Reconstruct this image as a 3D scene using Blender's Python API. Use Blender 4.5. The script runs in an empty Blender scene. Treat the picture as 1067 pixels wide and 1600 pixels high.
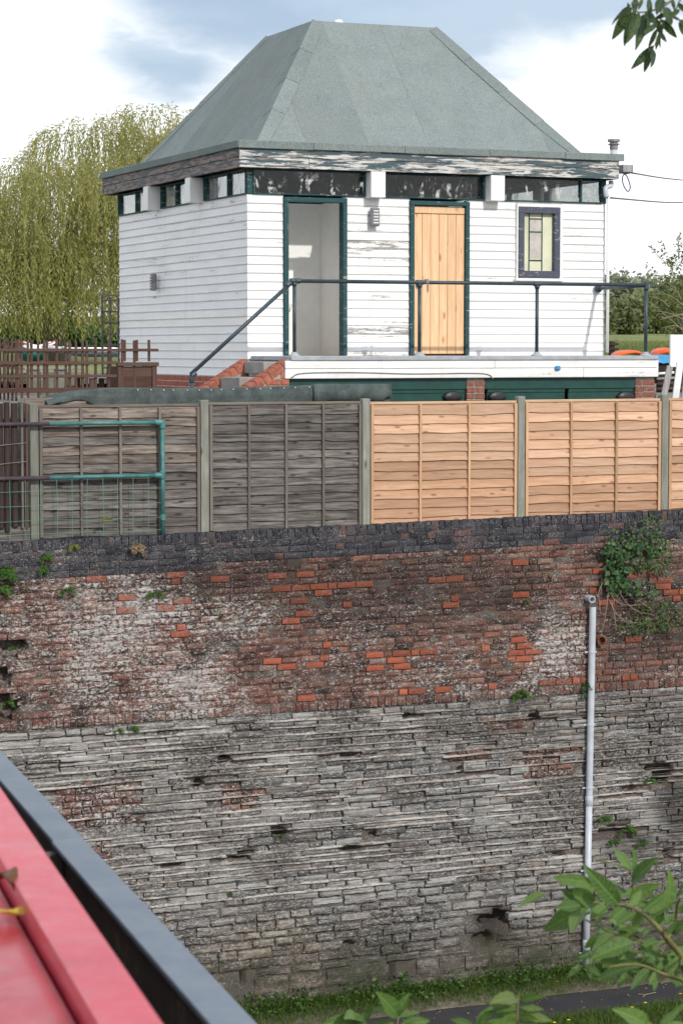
import bpy, bmesh, math, random
from mathutils import Vector, Matrix, noise as mnoise
rad = math.radians
random.seed(7)
# ------------------------------------------------------------------ camera, sky, sun, exposure
# World frame: X runs along the retaining wall, Y goes away from the viewer across the cutting, Z up, metres.
SC = bpy.context.scene
COL = SC.collection
F_PX, CX, CY = 3600.0, 533.5, 800.0
YAW = math.atan(3600 / 8500.0)
PITCH = math.atan(255 / 3600.0)
EYE = Vector((0, 0, 7.5))
cam_d = bpy.data.cameras.new('camera')
cam = bpy.data.objects.new('camera', cam_d)
COL.objects.link(cam)
cam.location = EYE
cam.rotation_euler = (math.pi / 2 - PITCH, 0, -YAW)
cam_d.sensor_fit = 'VERTICAL'
cam_d.sensor_height = 36
cam_d.sensor_width = 24
cam_d.lens = F_PX / 1600 * 36
cam_d.clip_start = 0.1
cam_d.clip_end = 3000
cam_d.dof.use_dof = True
cam_d.dof.focus_distance = 27.5
cam_d.dof.aperture_fstop = 9.0
SC.camera = cam
SUN_DIR = Vector((0.13, -1.0, 0.63)).normalized()      # towards the sun
SUN_EL = math.asin(SUN_DIR.z)
world = bpy.data.worlds.new('World')
SC.world = world
world.use_nodes = True
sun_d = bpy.data.lights.new('sun', 'SUN')
sun_d.energy = 2.75
sun_d.angle = rad(0.9)
sun_d.color = (1.0, 0.95, 0.88)
sun = bpy.data.objects.new('sun', sun_d)
COL.objects.link(sun)
sun.rotation_euler = SUN_DIR.to_track_quat('Z', 'Y').to_euler()
SC.view_settings.view_transform = 'Standard'
SC.view_settings.look = 'None'
SC.view_settings.exposure = 0.12
SC.view_settings.gamma = 1.0
SC.view_settings.use_curve_mapping = False
SC.render.engine = 'CYCLES'
SC.cycles.max_bounces = 10
SC.cycles.diffuse_bounces = 7
SC.cycles.transparent_max_bounces = 16

FWD = Vector((math.sin(YAW) * math.cos(PITCH), math.cos(YAW) * math.cos(PITCH), -math.sin(PITCH)))
RGT = Vector((math.cos(YAW), -math.sin(YAW), 0))
UPV = RGT.cross(FWD)


def ray(px, py):
    return FWD + RGT * ((px - CX) / F_PX) + UPV * ((CY - py) / F_PX)


def onY(px, py, Y):
    d = ray(px, py)
    return EYE + d * (Y / d.y)


def onZ(px, py, z):
    d = ray(px, py)
    return EYE + d * ((z - EYE.z) / d.z)


def atD(px, py, D):
    return EYE + ray(px, py) * D


def project(p):
    v = Vector(p) - EYE
    z = v.dot(FWD)
    return CX + F_PX * v.dot(RGT) / z, CY - F_PX * v.dot(UPV) / z, z


# ------------------------------------------------------------------ node helper
class Nodes:
    def __init__(s, nt):
        s.nt = nt
        nt.nodes.clear()

    def n(s, t, ins=None, **props):
        nd = s.nt.nodes.new(t if t.startswith('Shader') else 'ShaderNode' + t)
        for k, v in props.items():
            setattr(nd, k, v)
        for k, v in (ins or {}).items():
            if isinstance(v, bpy.types.NodeSocket):
                s.nt.links.new(v, nd.inputs[k])
            else:
                nd.inputs[k].default_value = v
        return nd

    def pos(s): return s.n('NewGeometry').outputs['Position']
    def obj(s): return s.n('TexCoord').outputs['Object']
    def rnd(s): return s.n('ObjectInfo').outputs['Random']
    def attr(s, name, out='Fac'): return s.n('Attribute', attribute_name=name).outputs[out]

    def map(s, v, scale=(1, 1, 1), loc=(0, 0, 0), rot=(0, 0, 0)):
        return s.n('Mapping', {'Vector': v, 'Scale': scale, 'Location': loc, 'Rotation': rot}).outputs[0]

    def shift(s, v, f, amt=37.0):
        m = s.math('MULTIPLY', f, amt)
        c = s.n('CombineXYZ', {0: m, 1: m, 2: m}).outputs[0]
        return s.n('VectorMath', {0: v, 1: c}, operation='ADD').outputs[0]

    def noise(s, v, scale, detail=4.0, rough=0.6, dist=0.0):
        return s.n('TexNoise', {'Vector': v, 'Scale': scale, 'Detail': detail, 'Roughness': rough, 'Distortion': dist}).outputs['Fac']

    def vor(s, v, scale, out='Distance', feature='F1', rnd=1.0):
        return s.n('TexVoronoi', {'Vector': v, 'Scale': scale, 'Randomness': rnd}, feature=feature).outputs[out]

    def step(s, f, a, b, lo=0.0, hi=1.0):
        return s.n('MapRange', {'Value': f, 'From Min': a, 'From Max': b, 'To Min': lo, 'To Max': hi}, interpolation_type='SMOOTHSTEP').outputs[0]

    def lin(s, f, a, b, lo=0.0, hi=1.0):
        return s.n('MapRange', {'Value': f, 'From Min': a, 'From Max': b, 'To Min': lo, 'To Max': hi}).outputs[0]

    def math(s, op, a, b=0.0):
        return s.n('Math', {0: a, 1: b}, operation=op).outputs[0]

    def mul(s, a, b): return s.math('MULTIPLY', a, b)
    def add(s, a, b): return s.math('ADD', a, b)
    def mx(s, a, b): return s.math('MAXIMUM', a, b)

    def ramp(s, f, stops, interp='LINEAR'):
        nd = s.n('ValToRGB', {'Fac': f})
        cr = nd.color_ramp
        cr.interpolation = interp
        while len(cr.elements) < len(stops):
            cr.elements.new(0.5)
        for e, (p, c) in zip(cr.elements, stops):
            e.position = p
            e.color = (c[0], c[1], c[2], 1)
        return nd.outputs[0]

    def mix(s, f, a, b, blend='MIX'):
        nd = s.n('Mix', data_type='RGBA', blend_type=blend)
        for i, v in ((0, f), (6, a), (7, b)):
            if isinstance(v, bpy.types.NodeSocket):
                s.nt.links.new(v, nd.inputs[i])
            elif i == 0:
                nd.inputs[i].default_value = v
            else:
                nd.inputs[i].default_value = (v[0], v[1], v[2], 1)
        return nd.outputs[2]

    def bump(s, h, strength=0.5, dist=0.01, normal=None):
        ins = {'Height': h, 'Strength': strength, 'Distance': dist}
        if normal is not None:
            ins['Normal'] = normal
        return s.n('Bump', ins).outputs[0]

    def xyz(s, v): return s.n('SeparateXYZ', {0: v}).outputs

    def blob(s, v, c, r, soft=0.6):
        """soft-edged round stain mask centred at c with radii r"""
        d = s.n('VectorMath', {0: v, 1: tuple(c)}, operation='SUBTRACT').outputs[0]
        d = s.n('VectorMath', {0: d, 1: (1 / r[0], 1 / r[1], 1 / r[2])}, operation='MULTIPLY').outputs[0]
        L = s.n('VectorMath', {0: d}, operation='LENGTH').outputs['Value']
        return s.step(L, 1.0, 1.0 - soft)


class Mat(Nodes):
    def __init__(s, name):
        s.m = bpy.data.materials.new(name)
        s.m.use_nodes = True
        super().__init__(s.m.node_tree)
        s.out = s.n('OutputMaterial')

    def done(s, col, rough=0.8, normal=None, spec=0.3, metal=0.0, trans=None, **extra):
        ins = {'Base Color': col if isinstance(col, bpy.types.NodeSocket) else (col[0], col[1], col[2], 1),
               'Roughness': rough, 'Metallic': metal, 'Specular IOR Level': spec}
        if normal is not None:
            ins['Normal'] = normal
        ins.update(extra)
        b = s.n('BsdfPrincipled', ins).outputs[0]
        if trans is not None:
            t = s.n('BsdfTranslucent', {'Color': ins['Base Color']}).outputs[0]
            b = s.n('MixShader', {0: trans, 1: b, 2: t}).outputs[0]
        s.nt.links.new(b, s.out.inputs[0])
        return s.m


# sky: Nishita plus a cloud deck
def make_world():
    N = Nodes(world.node_tree)
    out = N.n('OutputWorld')
    sky = N.n('TexSky')
    sky.sky_type = 'NISHITA'
    sky.sun_disc = False
    sky.sun_elevation = SUN_EL
    sky.sun_rotation = math.atan2(SUN_DIR.x, SUN_DIR.y)
    sky.air_density = 1.0
    sky.dust_density = 1.5
    d = N.n('TexCoord').outputs['Generated']
    z = N.xyz(d)[2]
    # clouds flattened towards the horizon
    v = N.map(d, (1, 1, 2.6))
    big = N.noise(v, 7.0, 6.0, 0.55, 0.35)
    fine = N.noise(v, 22.0, 6.0, 0.6, 0.2)
    c = N.add(N.mul(big, 0.75), N.mul(fine, 0.25))
    w = N.n('VectorMath', {0: d, 1: N.n('TexNoise', {'Vector': v, 'Scale': 14.0, 'Detail': 6.0, 'Roughness': 0.6}).outputs['Color']}, operation='ADD').outputs[0]
    w = N.n('VectorMath', {0: w, 1: (0.5, 0.5, 0.5)}, operation='SUBTRACT').outputs[0]
    w = N.n('Mix', {0: 0.045, 4: d, 5: w}, data_type='VECTOR').outputs[1]

    def patch(px, py, rx, ry, soft):
        D = ray(px, py).normalized()
        dd = N.n('VectorMath', {0: w, 1: tuple(D)}, operation='SUBTRACT').outputs[0]
        a = N.mul(N.n('VectorMath', {0: dd, 1: tuple(RGT)}, operation='DOT_PRODUCT').outputs['Value'], F_PX / rx)
        b = N.mul(N.n('VectorMath', {0: dd, 1: tuple(UPV)}, operation='DOT_PRODUCT').outputs['Value'], F_PX / ry)
        L = N.math('SQRT', N.add(N.mul(a, a), N.mul(b, b)))
        return N.step(L, 1.0, 1.0 - soft)
    grey = N.mx(patch(560, -60, 470, 225, 0.4), patch(260, 95, 170, 95, 0.8))
    grey = N.mx(grey, patch(960, -150, 440, 250, 0.4))
    high = N.mul(N.step(z, 0.16, 0.3), N.step(c, 0.56, 0.46))
    grey = N.math('MINIMUM', N.mx(grey, N.mul(high, 0.9)), 1.0)
    shade = N.step(fine, 0.3, 0.7)
    white = N.mix(N.step(big, 0.35, 0.62), (9.4, 9.7, 10.2), (11.0, 11.0, 11.0))
    white = N.mix(N.mul(shade, 0.25), white, (9.2, 9.5, 10.1))
    gcol = N.mix(N.step(c, 0.38, 0.62), (2.9, 3.9, 5.3), (4.1, 5.1, 6.4))
    gcol = N.mix(0.25, gcol, sky.outputs[0])
    col = N.mix(N.mul(grey, 0.92), white, gcol)
    below = N.step(z, -0.02, 0.0)
    col = N.mix(below, (2.5, 2.5, 2.3), col)
    bg = N.n('Background', {'Color': col, 'Strength': 0.118})
    N.nt.links.new(bg.outputs[0], out.inputs[0])


make_world()

# ------------------------------------------------------------------ mesh helpers
class MB:
    def __init__(s):
        s.v = []
        s.f = []
        s.a = []          # per-face tint

    def add(s, verts, faces, tint=0.5):
        o = len(s.v)
        s.v.extend(Vector(p) for p in verts)
        s.f.extend(tuple(i + o for i in f) for f in faces)
        s.a.extend([tint] * len(faces))
        return s

    def box(s, c, d, b=0.0, tint=0.5, rot=None):
        """chamfered box, centre c, size d"""
        hx, hy, hz = d[0] / 2, d[1] / 2, d[2] / 2
        b = min(b, hx * .9, hy * .9, hz * .9)
        vs, fs = [], []
        if b <= 0:
            vs = [(x * hx, y * hy, z * hz) for x in (-1, 1) for y in (-1, 1) for z in (-1, 1)]
            fs = [(0, 1, 3, 2), (4, 6, 7, 5), (0, 4, 5, 1), (2, 3, 7, 6), (0, 2, 6, 4), (1, 5, 7, 3)]
        else:
            idx = {}
            for x in (-1, 1):
                for y in (-1, 1):
                    for z in (-1, 1):
                        for ax in range(3):
                            p = [x * (hx - b), y * (hy - b), z * (hz - b)]
                            p[ax] = (x, y, z)[ax] * (hx, hy, hz)[ax]
                            idx[(x, y, z, ax)] = len(vs)
                            vs.append(tuple(p))
            for sgn in (-1, 1):
                q = [(sgn, y, z, 0) for y, z in ((-1, -1), (1, -1), (1, 1), (-1, 1))]
                fs.append([idx[k] for k in (q if sgn > 0 else q[::-1])])
                q = [(x, sgn, z, 1) for x, z in ((-1, -1), (-1, 1), (1, 1), (1, -1))]
                fs.append([idx[k] for k in (q if sgn > 0 else q[::-1])])
                q = [(x, y, sgn, 2) for x, y in ((-1, -1), (1, -1), (1, 1), (-1, 1))]
                fs.append([idx[k] for k in (q if sgn > 0 else q[::-1])])
            for a in (-1, 1):
                for c2 in (-1, 1):
                    fs.append([idx[(a, c2, -1, 0)], idx[(a, c2, -1, 1)], idx[(a, c2, 1, 1)], idx[(a, c2, 1, 0)]])
                    fs.append([idx[(a, -1, c2, 0)], idx[(a, -1, c2, 2)], idx[(a, 1, c2, 2)], idx[(a, 1, c2, 0)]])
                    fs.append([idx[(-1, a, c2, 1)], idx[(-1, a, c2, 2)], idx[(1, a, c2, 2)], idx[(1, a, c2, 1)]])
            for x in (-1, 1):
                for y in (-1, 1):
                    for z in (-1, 1):
                        fs.append([idx[(x, y, z, 0)], idx[(x, y, z, 1)], idx[(x, y, z, 2)]])
        c = Vector(c)
        if rot is not None:
            vs = [rot @ Vector(p) for p in vs]
        s.add([c + Vector(p) for p in vs], fs, tint)
        return s

    def span(s, a, b2, b=0.0, tint=0.5):
        a, b2 = Vector(a), Vector(b2)
        return s.box((a + b2) / 2, [abs(q) for q in (b2 - a)], b, tint)

    def tube(s, pts, r, seg=8, caps=True, tint=0.5):
        pts = [Vector(p) for p in pts]
        rs = r if isinstance(r, (list, tuple)) else [r] * len(pts)
        t0 = (pts[1] - pts[0]).normalized()
        ref = Vector((0, 0, 1)) if abs(t0.z) < .9 else Vector((1, 0, 0))
        u = t0.cross(ref).normalized()
        vs, fs = [], []
        for i, p in enumerate(pts):
            t = (pts[min(i + 1, len(pts) - 1)] - pts[max(i - 1, 0)]).normalized()
            u = (u - t * u.dot(t)).normalized()
            w = t.cross(u)
            for k in range(seg):
                a = 2 * math.pi * k / seg
                vs.append(p + (u * math.cos(a) + w * math.sin(a)) * rs[i])
        for i in range(len(pts) - 1):
            for k in range(seg):
                k2 = (k + 1) % seg
                fs.append((i * seg + k, i * seg + k2, (i + 1) * seg + k2, (i + 1) * seg + k))
        if caps:
            fs.append(tuple(range(seg))[::-1])
            fs.append(tuple(range((len(pts) - 1) * seg, len(pts) * seg)))
        s.add(vs, fs, tint)
        return s

    def lathe(s, p, axis, prof, seg=14, tint=0.5):
        """prof: list of (distance along axis, radius)"""
        p, axis = Vector(p), Vector(axis).normalized()
        pts = [p + axis * h for h, _ in prof]
        t = axis
        ref = Vector((0, 0, 1)) if abs(t.z) < .9 else Vector((1, 0, 0))
        u = t.cross(ref).normalized()
        w = t.cross(u)
        vs, fs = [], []
        for q, (h, r) in zip(pts, prof):
            for k in range(seg):
                a = 2 * math.pi * k / seg
                vs.append(q + (u * math.cos(a) + w * math.sin(a)) * r)
        for i in range(len(pts) - 1):
            for k in range(seg):
                k2 = (k + 1) % seg
                fs.append((i * seg + k, i * seg + k2, (i + 1) * seg + k2, (i + 1) * seg + k))
        fs.append(tuple(range(seg))[::-1])
        fs.append(tuple(range((len(pts) - 1) * seg, len(pts) * seg)))
        s.add(vs, fs, tint)
        return s

    def mesh(s, name, mat=None, origin=(0, 0, 0), smooth=False, tint=False):
        o = Vector(origin)
        me = bpy.data.meshes.new(name)
        me.from_pydata([tuple(p - o) for p in s.v], [], s.f)
        if tint:
            at = me.attributes.new('tint', 'FLOAT', 'FACE')
            at.data.foreach_set('value', s.a)
        if smooth:
            me.polygons.foreach_set('use_smooth', [True] * len(me.polygons))
        if mat is not None:
            me.materials.append(mat)
        me.update()
        return me


WLOC = {}


def link(name, me, parent=None, loc=(0, 0, 0), rz=0.0, label=None, kind=None):
    o = bpy.data.objects.new(name, me)
    COL.objects.link(o)
    loc = Vector(loc)
    WLOC[o] = loc
    if parent is not None:
        o.parent = parent
        loc = loc - WLOC[parent]
    o.location = loc
    if rz:
        o.rotation_euler = (0, 0, rz)
    if label:
        o['label'] = label
    if kind:
        o['kind'] = kind
    return o


def tag(o, label, cat, group=None):
    o['label'] = label
    o['category'] = cat
    if group:
        o['group'] = group
    return o


def empty(name, loc, label, cat, group=None):
    return tag(link(name, None, None, loc), label, cat, group)


def part(name, mb, mat, parent, smooth=False, tint=False, label=None, kind=None, origin=None):
    """one mesh object; its origin is put at the middle of its verts"""
    if origin is None:
        lo = Vector([min(p[i] for p in mb.v) for i in range(3)])
        hi = Vector([max(p[i] for p in mb.v) for i in range(3)])
        origin = (lo + hi) / 2
    return link(name, mb.mesh(name, mat, origin, smooth, tint), parent, origin, label=label, kind=kind)


def struct(name, mb, mat, smooth=False):
    return part(name, mb, mat, None, smooth, kind='structure', origin=Vector((0, 0, 0)))


def bez(pts, n=8):
    """smooth polyline through points (Catmull-Rom)"""
    P = [Vector(p) for p in pts]
    P = [P[0] * 2 - P[1]] + P + [P[-1] * 2 - P[-2]]
    out = []
    for i in range(1, len(P) - 2):
        for k in range(n):
            t = k / n
            a, b, c, d = P[i - 1], P[i], P[i + 1], P[i + 2]
            out.append(0.5 * ((2 * b) + (c - a) * t + (2 * a - 5 * b + 4 * c - d) * t * t + (3 * b - a - 3 * c + d) * t ** 3))
    out.append(P[-2])
    return out


def rough_block(rng, sx, sy, sz, nx, nz, amp, bev, ledge=0.0):
    """a block centred on its back-middle: front face towards -Y, uneven edges, pitted face. Returns verts, faces."""
    vs, fs = [], []
    seed = Vector((rng.random() * 50, rng.random() * 50, rng.random() * 50))
    lay = [rng.uniform(-1, 1) * ledge for _ in range(nz + 1)]
    grid = []
    for j in range(nz + 1):
        row = []
        for i in range(nx + 1):
            x = (i / nx - .5) * sx
            z = (j / nz - .5) * sz
            edge = (i in (0, nx)) or (j in (0, nz))
            p = Vector((x, 0, z))
            q = seed + p * 14
            n1 = mnoise.noise(q)
            n2 = mnoise.noise(q * 2.3)
            if i in (0, nx):
                x += rng.uniform(-1, .3) * amp * (1 if i else -1) * 1.1
            if j in (0, nz):
                z += rng.uniform(-1, .3) * amp * (1 if j else -1) * .8
            elif 0 < j < nz:
                z += rng.uniform(-.2, .2) * sz / nz
            y = -sy / 2 + (n1 * .9 + n2 * .5) * amp + lay[j] + (bev if edge else 0) + (rng.uniform(0, bev) if edge else 0)
            row.append(len(vs))
            vs.append((x, y, z))
        grid.append(row)
    for j in range(nz):
        for i in range(nx):
            fs.append((grid[j][i], grid[j][i + 1], grid[j + 1][i + 1], grid[j + 1][i]))
    loop = [grid[0][i] for i in range(nx + 1)] + [grid[j][nx] for j in range(1, nz + 1)] + [grid[nz][i] for i in range(nx - 1, -1, -1)] + [grid[j][0] for j in range(nz - 1, 0, -1)]
    b0 = len(vs)
    for k in loop:
        x, y, z = vs[k]
        vs.append((x * 1.0, sy / 2, z))
    m = len(loop)
    for k in range(m):
        k2 = (k + 1) % m
        fs.append((loop[k2], loop[k], b0 + k, b0 + k2))
    fs.append(tuple(range(b0 + m - 1, b0 - 1, -1)))
    return vs, fs


# ------------------------------------------------------------------ materials
def flat(name, col, rough=.7, spec=.3, metal=0.0, var=.15, scale=8.0, bump=.15):
    """plain coloured stuff with some mottling and grain"""
    M = Mat(name)
    v = M.shift(M.obj(), M.rnd())
    n = M.noise(v, scale, 6, .65)
    c = M.mix(M.step(n, .3, .7), tuple(q * (1 - var) for q in col), tuple(min(1, q * (1 + var)) for q in col))
    return M.done(c, rough, M.bump(M.noise(v, scale * 6, 4), bump, .004), spec, metal)


def weather_wall(name, kind, stuff):
    """old masonry: base tint per piece, plus soot, lime bloom, lichen and damp that run across pieces"""
    M = Mat(name)
    pos = M.pos()
    t = M.attr('tint') if stuff else M.rnd()
    X, Y, Z = M.xyz(pos)
    pv = M.shift(pos, t, 3.0)
    flatv = M.map(pos, (1, 1, 1.9))
    n_big = M.noise(flatv, 1.1, 5, .6)
    n_mid = M.noise(flatv, 5.0, 7, .7)
    n_fine = M.noise(flatv, 26.0, 6, .72)
    n_grain = M.noise(pos, 110.0, 3, .6)
    # regional masks measured on the wall (X along it, Z up)
    left = M.step(X, 9.6, 7.2)
    paleband = M.mx(M.blob(pos, (8.3, 23.9, 3.75), (1.1, 2, .55), .9), M.blob(pos, (12.9, 23.9, 4.0), (.75, 2, .6), .9))
    paleband = M.mx(paleband, M.mul(M.blob(pos, (7.6, 23.9, 4.4), (1.9, 2, .8), .8), .55))
    dark = M.mx(M.blob(pos, (11.0, 23.9, 4.75), (2.6, 2, .62), .8), M.blob(pos, (9.3, 23.9, 4.95), (2.2, 2, .35), .8))
    dark = M.mx(dark, M.mul(M.blob(pos, (14.2, 23.9, 4.3), (1.1, 2, .8), .8), .7))
    base = M.step(Z, .95, .25)
    lowleft = M.blob(pos, (9.2, 23.9, .5), (1.5, 2, 1.0), .8)
    damp = M.blob(pos, (12.05, 23.9, .74), (.34, 2, .42), .75)
    damp = M.mul(damp, M.step(n_mid, .25, .5))
    damp = M.mx(damp, M.mul(M.blob(pos, (14.55, 23.9, 1.9), (.5, 2, .75), .8), .85))
    damp = M.mx(damp, M.mul(M.blob(pos, (13.9, 23.9, 1.55), (.8, 2, .35), .8), .7))
    if kind == 'brick':
        c = M.ramp(t, [(0, (.036, .023, .02)), (.18, (.085, .040, .033)), (.42, (.14, .058, .045)), (.62, (.185, .084, .063)), (.78, (.12, .07, .06)), (.92, (.225, .09, .057)), (1, (.23, .155, .13))])
        c = M.mix(M.mul(M.step(n_fine, .46, .62), .65), c, (.042, .028, .025))
        lime, sootc, lichen = 1.0, (.026, .021, .02), .62
        bs = .9
    elif kind == 'new':
        c = M.ramp(t, [(0, (.20, .058, .034)), (.4, (.29, .075, .04)), (.75, (.34, .088, .045)), (1, (.39, .115, .06))])
        c = M.mix(M.mul(M.step(M.add(M.mul(n_fine, .6), M.mul(n_mid, .4)), .46, .62), .7), c, (.16, .055, .036))
        lime, sootc, lichen = .28, (.09, .038, .026), .22
        bs = .25
    elif kind == 'blue':
        c = M.ramp(t, [(0, (.020, .021, .028)), (.45, (.034, .036, .047)), (.75, (.052, .052, .064)), (.93, (.07, .055, .058)), (1, (.12, .055, .048))])
        c = M.mix(M.mul(M.step(n_mid, .42, .65), .4), c, (.075, .073, .08))
        lime, sootc, lichen = .12, (.016, .016, .02), .4
        bs = .5
    elif kind == 'stone':
        c = M.ramp(t, [(0, (.095, .096, .097)), (.3, (.175, .178, .18)), (.55, (.255, .256, .252)), (.8, (.345, .34, .325)), (1, (.20, .19, .172))])
        strata = M.noise(M.map(pv, (2.2, 2, 55)), 1.0, 5, .65)
        c = M.mix(M.mul(M.step(strata, .43, .60), .85), c, (.040, .040, .043))
        c = M.mix(M.mul(M.step(n_fine, .48, .64), .6), c, (.42, .415, .40))
        c = M.mix(M.mul(M.step(M.noise(M.map(pos, (1, 1, 2.2)), 2.7, 6, .7), .47, .62), .6), c, M.mix(n_fine, (.10, .078, .066), (.25, .205, .18)))
        c = M.mix(M.mul(lowleft, M.mul(M.step(n_mid, .33, .56), .8)), c, M.mix(M.step(n_fine, .4, .6), (.13, .10, .07), (.30, .25, .18)))
        c = M.mix(M.mul(base, .72), c, M.mix(M.step(n_fine, .4, .6), (.06, .048, .038), (.17, .14, .112)))
        c = M.mix(M.mul(M.step(M.add(M.mul(n_big, .75), M.mul(n_mid, .25)), .50, .61), .76), c, (.058, .055, .052))
        c = M.mix(M.mul(M.step(M.add(M.mul(n_big, .7), M.mul(n_fine, .3)), .47, .38), .45), c, (.46, .45, .43))
        lime, sootc, lichen = .62, (.05, .046, .042), .45
        bs = 1.0
    elif kind == 'ribbon':
        c = M.mix(M.step(M.add(M.mul(n_mid, .6), M.mul(n_fine, .4)), .38, .6), (.14, .115, .10), (.50, .47, .445))
        br = M.mul(M.step(M.add(X, M.mul(n_big, 3.0)), 12.0, 14.2), M.step(Z, 2.3, 3.1))
        br = M.mx(br, M.mul(M.step(n_big, .5, .62), .55))
        c = M.mix(br, c, M.mix(n_mid, (.075, .055, .046), (.15, .115, .095)))
        lime, sootc, lichen = .5, (.05, .042, .038), .5
        bs = 1.0
    else:      # mortar
        c = M.mix(M.step(n_mid, .35, .65), (.05, .038, .033), (.145, .12, .105))
        c = M.mix(M.mul(M.step(Z, 3.6, 3.3), .7), c, M.mix(n_mid, (.06, .054, .05), (.15, .14, .13)))
        c = M.mix(M.mul(M.mul(M.step(X, 11.6, 12.6), M.step(Z, 3.55, 3.45)), .6), c, (.13, .095, .078))
        lime, sootc, lichen = .75, (.045, .036, .032), .4
        bs = 1.0
    # soot
    soot = M.step(M.add(M.add(n_big, M.mul(n_mid, .5)), M.mul(dark, .34)), .72, 1.0)
    c = M.mix(M.mul(soot, .62), c, sootc)
    # lime bloom / old whitewash remains
    reg = M.add(M.mul(left, .022), M.mul(paleband, .065))
    reg = M.add(reg, M.mul(M.math('SUBTRACT', n_big, .5), .2))
    reg = M.math('SUBTRACT', reg, M.mul(dark, .05))
    reg = M.math('SUBTRACT', reg, M.mul(base, .06))
    lm = M.step(M.add(M.add(M.mul(n_mid, .2), M.mul(n_fine, .62)), M.add(M.mul(n_grain, .18), reg)), .525, .60)
    c = M.mix(M.mul(M.mul(lm, lime), .85), c, M.mix(n_grain, (.36, .33, .32), (.60, .575, .555)))
    # lichen specks
    d = M.vor(pos, 48.0)
    specks = M.mul(M.step(d, .34, .16), M.step(M.noise(pos, 7.0, 4, .7), .46, .6))
    c = M.mix(M.mul(specks, lichen), c, (.46, .46, .44))
    # fine salt-like speckle of lime and lichen
    sp = M.mul(M.step(M.noise(pos, 62.0, 3, .75), .585, .64), M.step(M.noise(flatv, 3.2, 5, .7), .40, .58))
    c = M.mix(M.mul(sp, min(1, lichen + .05)), c, (.52, .51, .49))
    # damp, dirt
    c = M.mix(M.mul(damp, .8), c, (.022, .02, .018))
    c = M.mix(M.mul(M.mul(base, M.step(n_mid, .38, .6)), .62), c, (.055, .048, .036))
    c = M.mix(M.mul(M.mul(M.step(Z, 1.0, .1), M.step(n_big, .5, .66)), .5), c, (.05, .06, .028))
    h = M.add(M.mul(n_fine, .7), M.mul(n_grain, .35))
    if kind == 'stone':
        h = M.add(h, M.mul(strata, 1.3))
    nrm = M.bump(h, min(1, bs), .012 if kind != 'new' else .004)
    return M.done(c, .92, nrm, .15)


def board_paint(name, worn, tone=(.80, .80, .79)):
    """white painted weatherboard, paint worn through to grey wood by 'worn'"""
    M = Mat(name)
    v = M.shift(M.obj(), M.rnd())
    g = M.noise(M.map(v, (1.6, 8, 34)), 1.0, 6, .68)
    n = M.noise(M.map(v, (1.3, 6, 9)), 1.0, 5, .6)
    f = M.noise(M.map(v, (14, 30, 60)), 1.0, 5, .7)
    r = M.rnd()
    w = M.add(M.add(M.mul(g, .5), M.mul(n, .35)), M.mul(f, .3))
    w = M.add(w, M.lin(r, 0, 1, -.07, .07))
    mask = M.step(w, .735 - worn, .80 - worn)
    col = M.mix(M.step(n, .3, .7), tone, tuple(q * .93 for q in tone))
    col = M.mix(M.mul(M.step(w, .60 - worn, .76 - worn), .3), col, (.56, .55, .53))
    wood = M.mix(f, (.15, .14, .13), (.34, .32, .30))
    c = M.mix(mask, col, wood)
    wp = M.pos()
    dr = M.noise(M.map(wp, (7, 7, .55)), 1.0, 6, .7)
    c = M.mix(M.mul(M.step(dr, .52, .72), .28), c, (.50, .51, .51))
    c = M.mix(M.mul(M.step(M.noise(wp, 55, 3, .7), .66, .74), .35), c, (.36, .35, .33))
    # greyer along the lower edge of each board
    z = M.xyz(M.obj())[2]
    c = M.mix(M.mul(M.step(z, -.035, -.052), .25), c, (.35, .36, .37))
    nrm = M.bump(M.add(M.mul(g, .6), M.mul(mask, -.5)), .35, .004)
    return M.done(c, M.lin(mask, 0, 1, .42, .85), nrm, .35)


def peel_paint(name, paint, under, wood, amt, amt2, rough=.55, sx=2.2):
    """thick flaking paint: top coat, older coat, bare timber"""
    M = Mat(name)
    v = M.shift(M.obj(), M.rnd())
    a = M.noise(M.map(v, (sx, 9, 22)), 1.0, 7, .72, .3)
    b = M.noise(M.map(M.shift(v, .37, 9), (sx * 1.6, 9, 30)), 1.0, 7, .7, .3)
    g = M.noise(M.map(v, (4, 30, 90)), 1.0, 4, .6)
    m1 = M.step(a, amt, amt + .03)
    m2 = M.step(b, amt2, amt2 + .03)
    pc = M.mix(M.noise(v, 9, 4), paint, tuple(min(1, q * 1.25 + .006) for q in paint))
    wc = M.mix(g, tuple(q * .6 for q in wood), tuple(q * 1.15 for q in wood))
    c = M.mix(m1, pc, under)
    c = M.mix(m2, c, wc)
    h = M.add(M.mul(M.math('SUBTRACT', 1.0, m1), .5), M.mul(M.math('SUBTRACT', 1.0, m2), .5))
    return M.done(c, M.lin(m2, 0, 1, rough, .9), M.bump(M.add(h, M.mul(g, .2)), .6, .004), .3)


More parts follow.
